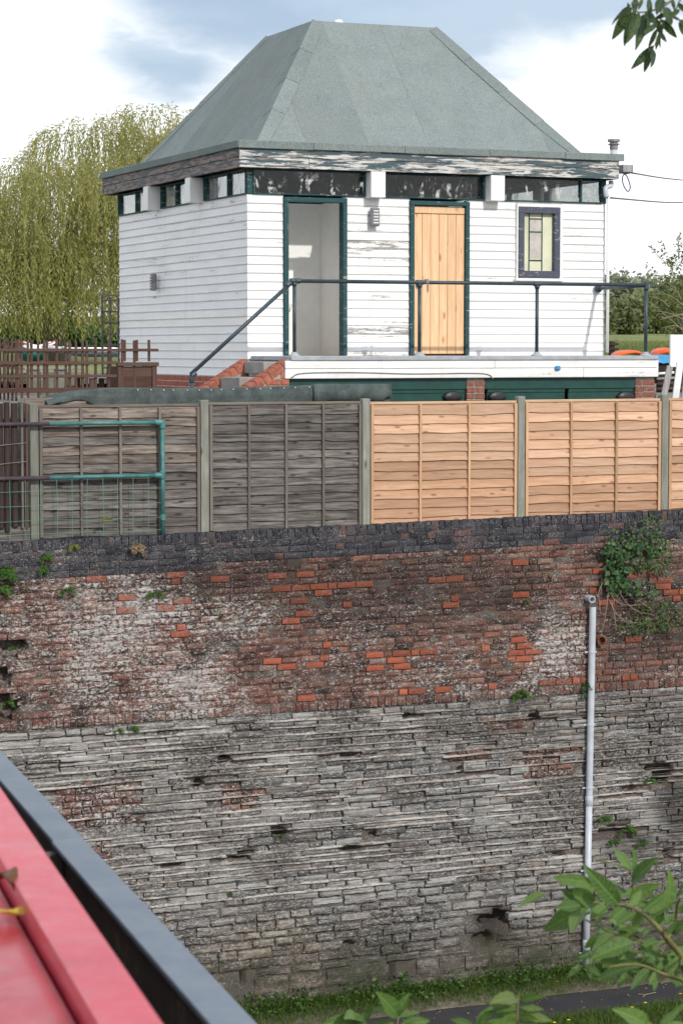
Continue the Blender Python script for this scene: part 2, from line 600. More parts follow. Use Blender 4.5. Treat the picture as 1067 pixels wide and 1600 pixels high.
def wood(name, dark, light, knot=None, axis='X', grey=None, green=None, scale=1.0, rough=.8, br0=.72, br1=1.12):
    """sawn timber with grain along the axis, knots and streaks"""
    M = Mat(name)
    v = M.shift(M.obj(), M.rnd())
    s = {'X': (1.5, 22, 22), 'Y': (22, 1.5, 22), 'Z': (22, 22, 1.5)}[axis]
    s2 = {'X': (1.2, 6, 6), 'Y': (6, 1.2, 6), 'Z': (6, 6, 1.2)}[axis]
    g = M.noise(M.map(v, tuple(q * scale for q in s)), 1.6, 6, .7, .4)
    n = M.noise(M.map(v, s2), 1.0, 5, .6)
    c = M.mix(M.step(g, .3, .72), light, dark)
    c = M.mix(M.mul(M.step(n, .4, .7), .5), c, dark)
    br = M.lin(M.rnd(), 0, 1, br0, br1)
    c = M.mix(1.0, c, M.n('CombineColor', {0: br, 1: br, 2: br}).outputs[0], 'MULTIPLY')
    if knot:
        s3 = {'X': (4.0, 9, 11), 'Y': (9, 4.0, 11), 'Z': (9, 9, 3.2)}[axis]
        d = M.vor(M.map(v, s3), 1.0)
        c = M.mix(M.mul(M.step(d, .24, .06), .85), c, knot)
    if grey:
        c = M.mix(M.step(M.noise(M.map(v, s2), .8, 5, .7), .42, .62), c, grey)
    if green:
        c = M.mix(M.mul(M.step(M.noise(v, 3.0, 5, .7), .48, .66), .6), c, green)
    return M.done(c, rough, M.bump(g, .4, .004), .2)


def leaf_mat(name, cols, trans=.35, rough=.55, spec=.3, veins=False):
    M = Mat(name)
    t = M.attr('tint')
    r = M.math('FRACT', M.add(t, M.rnd()))
    c = M.ramp(r, [(i / (len(cols) - 1), q) for i, q in enumerate(cols)])
    c = M.mix(M.mul(M.noise(M.obj(), 25, 4), .35), c, tuple(q * .6 for q in cols[0]))
    nrm = None
    if veins:
        x, y, _ = M.xyz(M.obj())
        ay = M.math('ABSOLUTE', y)
        side = M.math('SINE', M.mul(M.math('SUBTRACT', x, M.mul(ay, .9)), 62.0))
        vein = M.mx(M.step(ay, .016, .006), M.mul(M.step(side, .80, .98), .55))
        c = M.mix(M.mul(vein, .5), c, tuple(min(1, q * 1.6 + .02) for q in cols[-1]))
        blot = M.step(M.noise(M.shift(M.obj(), M.rnd()), 5, 4, .7), .60, .70)
        c = M.mix(M.mul(blot, .3), c, (.16, .13, .04))
        nrm = M.bump(M.add(M.mul(vein, -.6), M.mul(M.noise(M.obj(), 8, 3), .8)), .5, .02)
    return M.done(c, rough, nrm, spec, trans=trans)


def bark_mat(name, a, b):
    M = Mat(name)
    v = M.map(M.obj(), (14, 14, 3))
    n = M.noise(v, 1.0, 6, .7)
    return M.done(M.mix(n, a, b), .9, M.bump(n, .7, .02), .15)


MT = {}
MT['white'] = board_paint('white weatherboard paint', .02)
MT['white_shade'] = board_paint('white weatherboard paint scuffed with shade tint', .03, (.80, .81, .83))  # cool tint paints the skylit shade onto the left face boards
MT['white_worn'] = board_paint('white weatherboard paint worn', .135)
MT['white_mid'] = board_paint('white weatherboard paint part worn', .045)
MT['white_plain'] = flat('white gloss paint', (.78, .78, .77), .45, .4, var=.05)
MT['inner_white'] = flat('white distemper', (.89, .89, .87), .8, .2, var=.06, scale=2)
MT['fascia_front'] = peel_paint('flaking fascia paint', (.50, .49, .47), (.055, .09, .105), (.27, .24, .21), .475, .565, sx=2.0)
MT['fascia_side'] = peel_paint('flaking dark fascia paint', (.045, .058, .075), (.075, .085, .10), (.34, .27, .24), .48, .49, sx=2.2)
MT['green_frame'] = peel_paint('flaking green paint', (.010, .052, .058), (.02, .075, .078), (.34, .32, .28), .57, .59, sx=4)
MT['navy_frame'] = peel_paint('flaking blue grey paint', (.055, .063, .092), (.08, .09, .11), (.38, .36, .33), .57, .60, sx=5)
MT['dark_green'] = flat('dark green gloss paint', (.008, .055, .045), .4, .4, var=.2)
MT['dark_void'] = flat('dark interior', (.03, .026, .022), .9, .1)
MT['ceiling'] = wood('dark ceiling boards', (.035, .028, .022), (.07, .055, .042))
MT['brown_floor'] = flat('brown floor screed', (.40, .33, .26), .8, .2)
MT['rail'] = flat('blue grey rail paint', (.035, .055, .07), .45, .4, var=.25)
MT['teal_rail'] = flat('teal rail paint', (.055, .17, .165), .5, .4, var=.3)
MT['rust_rail'] = flat('purple brown rail paint', (.07, .052, .06), .6, .3, var=.3)
MT['wire_green'] = flat('green wire', (.10, .24, .20), .5, .4)
MT['grey_metal'] = flat('weathered grey metal', (.22, .22, .235), .5, .4, var=.25)
MT['lead'] = flat('grey lead edge', (.33, .35, .38), .5, .4, var=.15)
MT['plastic_grey'] = flat('grey white plastic pipe', (.46, .49, .54), .38, .45, var=.1, scale=5)
MT['black_plastic'] = flat('black plastic', (.02, .02, .022), .45, .4)
MT['terracotta'] = flat('old clay', (.17, .075, .045), .8, .2, var=.35)
MT['concrete'] = flat('grey concrete', (.29, .28, .265), .9, .15, var=.2, scale=5, bump=.4)
MT['red_brick'] = flat('sound red brick', (.33, .115, .078), .85, .15, var=.3, scale=14, bump=.4)
MT['plum_brick'] = flat('plum brick', (.22, .10, .075), .85, .15, var=.3, scale=14, bump=.4)
MT['lime_mortar'] = flat('pale mortar', (.34, .31, .28), .9, .1, var=.2, scale=20, bump=.4)
MT['pine'] = wood('new pine', (.66, .40, .215), (.80, .55, .345), (.38, .16, .06), 'Z', scale=.8, rough=.6, br0=.93, br1=1.04)
MT['larch'] = wood('new larch boards', (.51, .30, .19), (.67, .455, .315), (.30, .14, .08), 'X', scale=.9)
MT['larch_dark'] = wood('new larch boards browner', (.41, .23, .14), (.59, .375, .245), (.22, .10, .06), 'X', scale=.9)
MT['larch_trim'] = wood('new larch battens', (.44, .26, .14), (.60, .39, .23), None, 'Z')
MT['larch_rail'] = wood('new larch rail', (.46, .29, .18), (.64, .45, .30), None, 'X')
MT['old_larch'] = wood('weathered boards', (.040, .034, .031), (.225, .205, .19), (.022, .018, .016), 'X', br0=.6, br1=1.2)
MT['old_larch_brown'] = wood('weathered boards brown', (.045, .034, .028), (.30, .255, .22), (.028, .018, .014), 'X', br0=.65, br1=1.25)
MT['old_trim'] = wood('weathered battens', (.12, .105, .09), (.22, .195, .17), None, 'Z')
MT['old_rail'] = wood('weathered rail', (.13, .105, .085), (.25, .21, .17), None, 'X')
MT['post_green'] = wood('tanalised post', (.17, .17, .15), (.31, .31, .28), (.09, .08, .06), 'Z', green=(.17, .195, .15))
MT['brown_stain'] = wood('brown stained timber', (.068, .036, .027), (.125, .068, .052), None, 'X', grey=(.10, .062, .05))
MT['brown_stain_up'] = wood('brown stained uprights', (.068, .036, .027), (.125, .07, .054), None, 'Z', grey=(.10, .062, .05))
MT['dark_stain'] = wood('dark stained half rounds', (.022, .014, .012), (.062, .042, .037), None, 'Z', grey=(.05, .037, .033))
MT['grey_slat'] = wood('grey trellis lath', (.12, .11, .105), (.24, .22, .21), None, 'Z')
MT['grey_timber'] = wood('grey old timber', (.20, .20, .20), (.40, .40, .39), None, 'Z')
MT['bl_brick'] = weather_wall('old wall brick', 'brick', False)
MT['bl_brick_s'] = weather_wall('old wall brick massed', 'brick', True)
MT['new_brick'] = weather_wall('replacement orange brick', 'new', False)
MT['blue_brick'] = weather_wall('blue engineering brick', 'blue', False)
MT['stone'] = weather_wall('lias stone', 'stone', False)
MT['stone_s'] = weather_wall('lias stone massed', 'stone', True)
MT['ribbon'] = weather_wall('bed joint mortar', 'ribbon', True)
MT['mortar'] = weather_wall('old mortar', 'mortar', True)
MT['bark'] = bark_mat('grey bark', (.09, .075, .06), (.20, .17, .14))
MT['twig'] = bark_mat('pale dry twig', (.20, .15, .11), (.36, .29, .23))
MT['stem'] = flat('green brown stem', (.17, .15, .055), .6, .3, var=.3)


def felt_mat():
    M = Mat('green mineral felt')
    v = M.shift(M.pos(), M.rnd(), 5)
    g = M.noise(v, 75, 3, .75)
    n = M.noise(v, 2.2, 6, .65)
    s = M.noise(M.map(v, (5, 5, .7)), 1.0, 6, .7)
    c = M.mix(M.step(n, .3, .7), (.165, .20, .198), (.20, .235, .232))
    c = M.mix(M.mul(M.step(s, .5, .72), .35), c, (.15, .175, .165))
    c = M.mix(M.mul(M.step(M.noise(v, 1.0, 5, .7), .5, .62), .4), c, (.20, .215, .195))
    c = M.mix(M.mul(M.step(M.noise(M.map(v, (7, 7, .5)), 1.0, 5, .7), .56, .7), .35), c, (.11, .135, .13))
    c = M.mix(M.mul(M.step(g, .50, .66), .55), c, (.33, .36, .36))
    c = M.mix(M.mul(M.step(g, .48, .36), .6), c, (.085, .11, .11))
    br = M.lin(M.rnd(), 0, 1, .92, 1.06)
    c = M.mix(1.0, c, M.n('CombineColor', {0: br, 1: br, 2: br}).outputs[0], 'MULTIPLY')
    return M.done(c, .9, M.bump(M.add(M.mul(g, .4), n), .4, .01), .2)


def felt_dark():
    M = Mat('dark green felt')
    v = M.pos()
    n = M.noise(v, 5, 6, .7)
    g = M.noise(v, 60, 4, .7)
    c = M.mix(M.step(n, .35, .65), (.042, .056, .055), (.085, .108, .104))
    c = M.mix(M.mul(M.step(g, .52, .7), .5), c, (.12, .15, .145))
    return M.done(c, .8, M.bump(M.add(n, g), .5, .01), .3)


MT['felt'] = felt_mat()
MT['felt_dark'] = felt_dark()


def glass_mat(name, tintc, refl=.12, dirt=.0, opacity=0.0):
    M = Mat(name)
    v = M.shift(M.obj(), M.rnd())
    tr = M.n('BsdfTransparent', {'Color': (*tintc, 1)}).outputs[0]
    gl = M.n('BsdfGlossy', {'Roughness': .03, 'Color': (1, 1, 1, 1), 'Normal': M.bump(M.noise(M.pos(), 2.5, 2), .15, .02)}).outputs[0]
    fr = M.mul(M.n('Fresnel', {'IOR': 1.5}).outputs[0], refl)
    sh = M.n('MixShader', {0: fr, 1: tr, 2: gl}).outputs[0]
    if dirt > 0:
        a = M.noise(M.map(v, (7, 7, 3.2)), 1.0, 7, .75, .6)
        b = M.noise(v, 1.4, 3)
        k = M.mul(M.step(a, .54, .62), M.step(b, .38, .55))
        k = M.mul(k, dirt)
        k = M.add(k, M.mul(M.step(M.noise(v, 40, 4), .5, .8), .04))
        df = M.n('BsdfDiffuse', {'Color': (.62, .63, .62, 1)}).outputs[0]
        sh = M.n('MixShader', {0: k, 1: sh, 2: df}).outputs[0]
    M.nt.links.new(sh, M.out.inputs[0])
    return M.m


MT['glass'] = glass_mat('dusty glass', (.96, .975, .97), .45, .9)
MT['glass_side'] = glass_mat('side glass', (.95, .975, .965), .8, .25)


def asphalt():
    M = Mat('asphalt')
    v = M.pos()
    g = M.noise(v, 160, 3, .7)
    n = M.noise(v, 1.5, 6, .6)
    c = M.mix(M.step(n, .3, .7), (.030, .030, .033), (.046, .045, .048))
    c = M.mix(M.mul(M.step(g, .55, .7), .5), c, (.10, .10, .10))
    return M.done(c, .85, M.bump(g, .5, .006), .3)


def soil(name, a, b, moss=(.05, .075, .02)):
    M = Mat(name)
    v = M.pos()
    n = M.noise(v, 3.0, 7, .7)
    g = M.noise(v, 60, 5, .7)
    c = M.mix(M.step(n, .35, .65), a, b)
    c = M.mix(M.mul(M.step(M.noise(v, 1.1, 5), .45, .6), .8), c, moss)
    return M.done(c, .95, M.bump(M.add(n, g), .6, .02), .1)


MT['asphalt'] = asphalt()
MT['grit'] = soil('gritty path edge', (.09, .075, .06), (.165, .14, .115), (.06, .075, .03))
MT['soil'] = soil('soil', (.045, .036, .026), (.075, .06, .042))
MT['yard'] = soil('yard concrete', (.20, .19, .175), (.28, .265, .245), (.20, .19, .17))


def field_mat():
    M = Mat('rough pasture')
    v = M.pos()
    n = M.noise(M.map(v, (.25, .06, 1)), 1.0, 6, .65)
    g = M.noise(M.map(v, (2.5, .6, 1)), 1.0, 5, .7)
    c = M.mix(M.step(n, .35, .65), (.15, .19, .065), (.24, .25, .11))
    c = M.mix(M.mul(M.step(g, .45, .7), .6), c, (.12, .16, .05))
    return M.done(c, .95, M.bump(g, .5, .1), .1)


MT['field'] = field_mat()


def water_mat():
    M = Mat('canal water')
    v = M.pos()
    return M.done((.02, .025, .018), .06, M.bump(M.noise(v, 6, 3), .2, .02), .5)


MT['water'] = water_mat()


def boat_paint(name, col, rough=.25):
    M = Mat(name)
    v = M.obj()
    n = M.noise(v, 2.5, 5, .6)
    c = M.mix(M.step(n, .35, .7), col, tuple(q * .85 for q in col))
    c = M.mix(M.mul(M.step(M.noise(M.map(v, (3, 26, 26)), 1.0, 6, .75), .56, .66), .4), c, tuple(q * .55 + .05 for q in col))
    c = M.mix(M.mul(M.step(M.noise(v, 3.2, 6, .75), .56, .62), .5), c, tuple(q * .45 + .02 for q in col))
    c = M.mix(M.mul(M.step(M.noise(v, 14, 6, .7), .6, .7), .35), c, tuple(q * .5 + .03 for q in col))
    return M.done(c, M.lin(M.noise(v, 9, 4), .3, .7, rough * .8, rough * 1.5), M.bump(n, .05, .01), .5, **{'Coat Weight': .32, 'Coat Roughness': .16})


MT['red_paint'] = boat_paint('red boat roof paint', (.44, .012, .03), .35)
MT['pink_paint'] = boat_paint('faded red handrail paint', (.56, .035, .065), .4)
MT['boat_black'] = boat_paint('black hull paint', (.012, .012, .014), .4)


def iron(name, a, b, rust, amt):
    M = Mat(name)
    v = M.pos()
    n = M.noise(v, 5, 7, .7)
    f = M.noise(v, 35, 5, .7)
    c = M.mix(M.step(n, .3, .7), a, b)
    c = M.mix(M.step(M.add(M.mul(n, .5), M.mul(f, .5)), amt, amt + .06), c, rust)
    return M.done(c, .6, M.bump(f, .4, .004), .4)


MT['iron_top'] = iron('painted iron flange', (.145, .18, .225), (.19, .225, .265), (.21, .19, .17), .62)
MT['iron_side'] = iron('rusty iron plate', (.07, .055, .045), (.12, .095, .075), (.20, .14, .10), .54)
MT['pink_grey'] = flat('pinkish grey blind', (.46, .42, .39), .6, .3)
MT['cream'] = flat('cream blind', (.60, .61, .45), .6, .3, var=.12, scale=3)
MT['orange_boat'] = flat('orange plastic hull', (.75, .12, .02), .4, .4)
MT['green_boat'] = flat('green boat paint', (.015, .16, .11), .4, .4)
MT['blue_tarp'] = flat('blue sheet', (.05, .25, .5), .5, .3)
MT['white_sheet'] = flat('white panel', (.75, .76, .78), .6, .3, var=.04)
MT['yellow'] = flat('yellow petals', (.75, .55, .02), .6, .2)
MT['wire'] = flat('dark cable', (.035, .045, .08), .5, .3)
MT['grey_box'] = flat('grey green boards', (.16, .16, .13), .8, .2, var=.25, scale=4)

# ------------------------------------------------------------------ ground, path, water, field
WY = 23.9                                   # face of the retaining wall
def ztop(x): return 5.443 + (x - 6.18) * .0145


def terrain():
    # path level in the cutting, from behind the viewer to the wall
    mb = MB()
    mb.add([(-60, -20, -.06), (80, -20, -.06), (80, 24.4, -.06), (-60, 24.4, -.06)], [(0, 1, 2, 3)])
    struct('lower_ground', mb, MT['soil'])
    mb = MB()
    mb.add([(-60, 22.55, -.04), (80, 22.55, -.04), (80, 23.55, -.04), (-60, 23.55, -.04)], [(0, 1, 2, 3)])
    struct('path', mb, MT['asphalt'])
    rng = random.Random(3)
    mb = MB()
    xs = [5 + i * .12 for i in range(95)]
    vs, fs = [], []
    for i, x in enumerate(xs):
        a = 23.37 + .06 * mnoise.noise(Vector((x * 1.3, 0, 0))) + .02 * mnoise.noise(Vector((x * 7, 0, 3)))
        vs += [(x, a, -.034), (x, a + .03, -.005 + rng.uniform(-.008, .008)), (x, 23.58, .015), (x, 23.95, .07 + .03 * mnoise.noise(Vector((x * 2, 5, 0))))]
    for i in range(len(xs) - 1):
        for k in range(3):
            fs.append((i * 4 + k, i * 4 + 4 + k, i * 4 + 5 + k, i * 4 + 1 + k))
    mb.add(vs, fs)
    struct('path_edging', mb, MT['grit'], True)
    # upper level behind the wall: yard, patio, then land rising to the far hedge
    mb = MB()
    mb.add([(-60, 24.3, 5.3), (80, 24.3, 5.3), (80, 26.95, 5.3), (-60, 26.95, 5.3)], [(0, 1, 2, 3)])
    struct('yard', mb, MT['yard'])
    mb = MB()
    mb.span((-40, 25.55, 5.2), (9.15, 34, 6.9))
    mb.span((9.15, 26.75, 5.2), (60, 34, 6.9))
    struct('terrace', mb, MT['yard'])
    vs, fs = [], []
    ys = [33.9, 36, 40, 46, 54, 64, 78, 95, 115, 140, 170, 210, 260, 330, 450, 650, 1000, 1600]
    xs = [-900, -500, -250, -120, -60, -25, -5, 10, 22, 30, 38, 46, 54, 64, 76, 90, 110, 140, 180, 240, 330, 500, 900, 1600]
    def gz(x, y):
        if y <= 36: return 6.85
        z = 6.85 + (y - 36) * .011
        if y > 120: z += (y - 120) * .014
        if y > 260: z += -(y - 260) * .012
        if y > 450: z += -(y - 450) * .02
        return z + .1 * mnoise.noise(Vector((x * .1, y * .1, 0)))
    for y in ys:
        for x in xs:
            vs.append((x, y, gz(x, y)))
    n = len(xs)
    for j in range(len(ys) - 1):
        for i in range(n - 1):
            fs.append((j * n + i, j * n + i + 1, j * n + n + i + 1, j * n + n + i))
    mb = MB().add(vs, fs)
    struct('field', mb, MT['field'], True)
    mb = MB().add([(-40, 36.5, 6.93), (14.5, 36.5, 6.93), (17, 47, 6.995), (-40, 47, 6.995)], [(0, 1, 2, 3)])
    struct('canal_basin', mb, MT['water'])
    return gz


GZ = terrain()

# ------------------------------------------------------------------ retaining wall
HOLES = []                                   # (x, z, rx, rz, depth)
for px, py, rx, rz, dp in [(18, 1013, .15, .09, .13), (8, 1105, .14, .14, .14), (8, 1060, .07, .1, .1), (776, 1436, .19, .075, .2), (755, 1470, .12, .09, .09), (612, 1520, .036, .19, .25), (378, 1338, .16, .035, .12),
                           (436, 1303, .10, .05, .12), (548, 1326, .12, .035, .10), (347, 1187, .09, .05, .10), (312, 1225, .05, .045, .1), (1030, 1208, .17, .12, .11), (960, 1298, .22, .05, .07),
                           (640, 1118, .07, .035, .08), (836, 1123, .07, .04, .08), (545, 1478, .10, .03, .08), (380, 1528, .03, .07, .16), (720, 1205, .05, .03, .06), (1045, 1330, .05, .09, .07), (205, 1520, .02, .05, .1),
                           (588, 1305, .07, .03, .06), (870, 1338, .12, .025, .06), (270, 1352, .10, .03, .07), (548, 1180, .1, .03, .06), (985, 1235, .08, .07, .05)]:
    p = onY(px, py, WY)
    HOLES.append((p.x, p.z, rx, rz, dp * 1.5))


def hole_depth(x, z):
    d = 0
    for hx, hz, rx, rz, dp in HOLES:
        q = ((x - hx) / rx) ** 2 + ((z - hz) / rz) ** 2
        if q < 1.6:
            d = max(d, dp * min(1, max(0, (1.6 - q) / .6)))
    return d


def in_hole(x, z, hx=0.0, hz=0.0):
    for ax, az, rx, rz, dp in HOLES:
        if ((x - ax) / (rx + hx * .34)) ** 2 + ((z - az) / (rz + hz * .45)) ** 2 < 1:
            return True
    return False


NEW_PTS = [(153, 905), (275, 899), (268, 911), (340, 908), (195, 938), (195, 950), (275, 935), (270, 947), (288, 982), (294, 994), (448, 902), (480, 901), (429, 916), (457, 915), (487, 913), (516, 911), (496, 924),
           (474, 937), (466, 961), (462, 972), (514, 1005), (504, 1029), (438, 1032), (450, 1043), (481, 1042), (540, 911), (535, 911), (558, 909), (542, 945), (732, 875), (815, 883), (689, 901), (721, 900), (707, 946),
           (717, 934), (816, 929), (932, 889), (993, 897), (923, 923), (936, 944), (934, 967), (1024, 907), (1050, 905), (1046, 917), (1036, 929), (1061, 927), (1062, 938), (998, 998), (758, 1013), (814, 999), (819, 1010),
           (803, 1022), (836, 1019), (804, 1032), (828, 1030), (819, 1021), (596, 1023), (621, 1022), (643, 1020), (667, 1019), (609, 1034), (630, 1033), (594, 1046), (618, 1045), (641, 1044),
           (636, 1080), (646, 1080), (658, 1080), (697, 1076), (706, 1076), (766, 1072), (864, 1064), (873, 1064), (884, 1064), (894, 1064), (904, 1064), (914, 1064), (975, 1057), (984, 1057), (993, 1057), (491, 1089)]
NEW_XZ = [(onY(a, b, WY).x, onY(a, b, WY).z) for a, b in NEW_PTS]
PATCH = []                                    # brick repairs inside the stonework
for x0, y0, x1, y1 in [(95, 1222, 205, 1296), (140, 1318, 165, 1345), (352, 1226, 402, 1268), (702, 1176, 748, 1190), (826, 1168, 892, 1216), (755, 1128, 800, 1142)]:
    a, b = onY(x0, y1, WY), onY(x1, y0, WY)
    PATCH.append((a.x, a.z, b.x, b.z))

WX0, WX1 = 5.3, 16.1


def build_wall():
    rng = random.Random(11)
    root = empty('retaining_wall', (10.3, WY + .3, -.1), 'tall old retaining wall of patched brick above grey stone, topped by dark blue bricks', 'wall')
    blocks = []            # kind, xc, zc, sx, sz, yoff, slope
    ZS = 3.53
    # coping course of bricks on edge, three courses of blue bricks under it
    x = WX0
    while x < WX1:
        w = rng.uniform(.068, .082) if rng.random() < .7 else rng.uniform(.1, .115)
        blocks.append(('coping_brick', x + w / 2, ztop(x) - .054 + rng.uniform(-.004, .004), w - .008, .106, rng.uniform(-.006, .004)))
        x += w
    for k in range(4):
        x = WX0 - rng.random() * .2
        while x < WX1:
            w = .2255 if rng.random() < .75 else .1125
            if k < 3 or x < 8.6:
                blocks.append(('blue_brick', x + w / 2, ztop(x + w / 2) - .113 - .0755 * (k + .5), w - .009, .066, rng.uniform(-.006, .005)))
            x += w
    def zmap(z, x):
        return ZS + (z - ZS) * (ztop(x) - .3365 - ZS) / 1.63
    NC = 22
    for k in range(-1, NC):
        x = WX0 - rng.random() * .2
        while x < WX1:
            if k < 0:
                w = .079
                z, h = ZS - .06, .104
                if rng.random() < .25: w, h = .1125, .104
            else:
                w = .2255 if rng.random() < (.85 if k % 2 else .5) else .1125
                w *= rng.uniform(.97, 1.03)
                z, h = zmap(ZS + (k + .5) * .0741, x + w / 2), .0625
            if k == NC - 1 and x < 8.6:
                x += w
                continue
            xc = x + w / 2
            kind = 'brick'
            for i, (nx, nz) in enumerate(NEW_XZ):
                if abs(nx - xc) <= w / 2 and abs(nz - z) <= (h + .0115) / 2:
                    kind = 'orange_brick'
            if kind == 'orange_brick':
                blocks.append((kind, xc, z, w - .012, h, -.004 + rng.uniform(-.002, .002)))
            elif not in_hole(xc, z, w * .7, h * .7):
                yo = rng.uniform(-.006, .008)
                if rng.random() < .12: yo += rng.uniform(.004, .016)
                if rng.random() < .02:
                    x += w
                    continue
                blocks.append((kind, xc, z + rng.uniform(-.003, .003), w - rng.uniform(.008, .016), h * rng.uniform(.92, 1.03), yo))
            x += w
    # stone courses, thin beds above, thicker ones lower down
    z = ZS - .118
    rows = []
    while z > -.12:
        if z > 1.45: h = rng.choice([.062, .07, .078, .085, .092, .1])
        elif z > .5: h = rng.uniform(.085, .125)
        else: h = rng.uniform(.17, .23)
        rows.append((z - h, h))
        z -= h
    for z0, h in rows:
        x = WX0 - rng.random() * .3
        zc = z0 + h / 2
        wav = rng.random() * 50
        while x < WX1:
            if zc > 1.45: w = rng.choice([.16, .2, .26, .3, .36, .42, .55]) * rng.uniform(.85, 1.15)
            elif zc > .5: w = rng.uniform(.2, .42)
            else: w = rng.uniform(.28, .55)
            xc = x + w / 2
            zz = zc + .014 * mnoise.noise(Vector((xc * .8, wav, 0))) + .03 * mnoise.noise(Vector((xc * .25, 7, zc * .4)))
            skip = in_hole(xc, zz, w, h)
            for a, b, c, d in PATCH:
                if a - .05 < xc < c + .05 and b - .02 < zc < d + .02: skip = True
            if not skip:
                yo = rng.uniform(-.016, .014)
                r = rng.random()
                if r < .12: yo -= rng.uniform(.006, .02)
                elif r < .2: yo += rng.uniform(.008, .02)
                if zc < .5: yo *= .5
                gap = .013 if zc > .5 else .012
                if h > .085 and rng.random() < .22 and zc > 1.45:       # two thin beds in one course
                    f = rng.uniform(.4, .6)
                    blocks.append(('stone', xc, zz - h / 2 + h * f / 2, w - gap, h * f - gap * .6, yo + rng.uniform(-.01, .01)))
                    blocks.append(('stone', xc + .01, zz + h / 2 - h * (1 - f) / 2, w - gap, h * (1 - f) - gap * .6, yo))
                else:
                    blocks.append(('stone', xc, zz, w - gap * (rng.uniform(.2, .9) if zc > 1.45 else rng.uniform(.5, 1.3)), h - gap * rng.uniform(.6, 1.2), yo))
            x += w
    # proud ribbons of mortar along the bed joints
    rb = MB()
    prev = None
    for z0, h in rows:
        if z0 < 1.35: break
        wav = rng.random() * 50
        zc = z0
        x = WX0
        while x < WX1:
            L = rng.uniform(.3, 1.6)
            if rng.random() < .82:
                x1 = min(WX1, x + L)
                n = max(2, int((x1 - x) / .045))
                th = rng.uniform(.014, .030)
                out = rng.uniform(.004, .020)
                vs, fs = [], []
                for i in range(n + 1):
                    xx = x + (x1 - x) * i / n
                    zz = zc + .014 * mnoise.noise(Vector((xx * .8, 3, 0))) + .03 * mnoise.noise(Vector((xx * .25, 7, zc * .4))) + .007 * mnoise.noise(Vector((xx * 4, wav, 2)))
                    t = th * (1 + .7 * mnoise.noise(Vector((xx * 7, wav, 5)))) * (.3 if i in (0, n) else 1)
                    y = WY - out + .012 * mnoise.noise(Vector((xx * 9, wav, 8))) + hole_depth(xx, zz)
                    vs += [(xx, WY + .05, zz + t * .8), (xx, y + .004, zz + t * .5), (xx, y, zz - t * .3), (xx, WY + .05, zz - t * .6)]
                for i in range(n):
                    for k in range(3): fs.append((i * 4 + k + 1, i * 4 + k, i * 4 + 4 + k, i * 4 + 5 + k))
                if not any(a - .05 < (x + x1) / 2 < c + .05 and b < zc < d for a, b, c, d in PATCH):
                    rb.add(vs, fs, rng.random())
            x += L
    part('bed_joint', rb, MT['ribbon'], root, True, tint=True, kind='stuff')
    for a, b, c, d in PATCH:
        z = b
        while z < d:
            x = a - rng.random() * .1
            while x < c:
                w = rng.choice([.2255, .1125])
                blocks.append(('brick', x + w / 2, z + .035, w - .012, .06, rng.uniform(-.004, .012)))
                x += w
            z += .073
    # shape variants, shared between alike pieces
    VAR = {}
    def variants(kind, sx, sz, zc=9):
        if kind == 'stone' and zc < 1.45:
            key = ('low', min((.2, .28, .36, .46), key=lambda q: abs(q - sx)), min((.08, .1, .12, .18), key=lambda q: abs(q - sz)))
        elif kind == 'stone':
            key = (kind, min((.14, .2, .28, .36, .46, .58), key=lambda q: abs(q - sx)), min((.03, .045, .06, .08, .1, .18), key=lambda q: abs(q - sz)))
        elif kind == 'coping_brick': key = (kind, .068, .106)
        else: key = (kind, min((.068, .1, .215), key=lambda q: abs(q - sx)), .065 if sz < .09 else .104)
        if key not in VAR:
            L = []
            for _ in range(7):
                if key[0] == 'low': L.append(rough_block(rng, key[1], .11, key[2], 7, 4, .014, .013, .004))
                elif kind == 'stone': L.append(rough_block(rng, key[1], .11, key[2], 7 if key[1] > .25 else 4, 3, .010, .006, .006))
                elif kind == 'orange_brick': L.append(rough_block(rng, key[1], .1, key[2], 3, 2, .0012, .003))
                elif kind == 'brick': L.append(rough_block(rng, key[1], .1, key[2], 4 if key[1] > .15 else 3, 3, .0055, .006))
                elif kind == 'blue_brick': L.append(rough_block(rng, key[1], .1, key[2], 3, 2, .002, .004))
                else: L.append(rough_block(rng, key[1], .17, key[2], 2, 3, .0028, .006))
            VAR[key] = (L, [None] * 7)
        return key, VAR[key]
    def score(b):
        px, py, zz = project((b[1], WY, b[2]))
        vis = -10 < px < 1077 and py < 1600 and not (px < 385 and py > 1180 + 1.09 * px)
        return b[3] * b[4] / zz / zz * (1 if vis else 0)
    mats = {'brick': ('bl_brick', 'bl_brick_s'), 'stone': ('stone', 'stone_s'), 'orange_brick': ('new_brick', None), 'blue_brick': ('blue_brick', None), 'coping_brick': ('blue_brick', None)}
    for kind, (m1, m2) in mats.items():
        L = sorted([b for b in blocks if b[0] == kind], key=score, reverse=True)
        single, rest = L[:298], L[298:]
        if kind in ('blue_brick', 'coping_brick'):
            rest = [b for b in L if score(b) == 0]
            single = [b for b in L if score(b) > 0][:298]
            m2 = m1
        for b in single:
            key, (V, me) = variants(kind, b[3], b[4], b[2])
            i = rng.randrange(7)
            if me[i] is None:
                me[i] = MB().add(*V[i]).mesh(kind, MT[m1])
            dep = {'stone': .11, 'coping_brick': .17}.get(kind, .1)
            o = link(kind, me[i], root, (b[1], WY + dep / 2 + b[5], b[2]))
            o.scale = (b[3] / key[1], 1, b[4] / key[2])
            if kind in ('blue_brick', 'coping_brick', 'brick', 'orange_brick'):
                o.rotation_euler = (rng.uniform(-.02, .02), rng.uniform(-.008, .008) - (.0145 if 'b' in kind and kind != 'brick' and b[2] > 5 else 0), rng.uniform(-.02, .02))
            else:
                o.rotation_euler = (rng.uniform(-.06, .06), rng.uniform(-.02, .02), rng.uniform(-.025, .025))
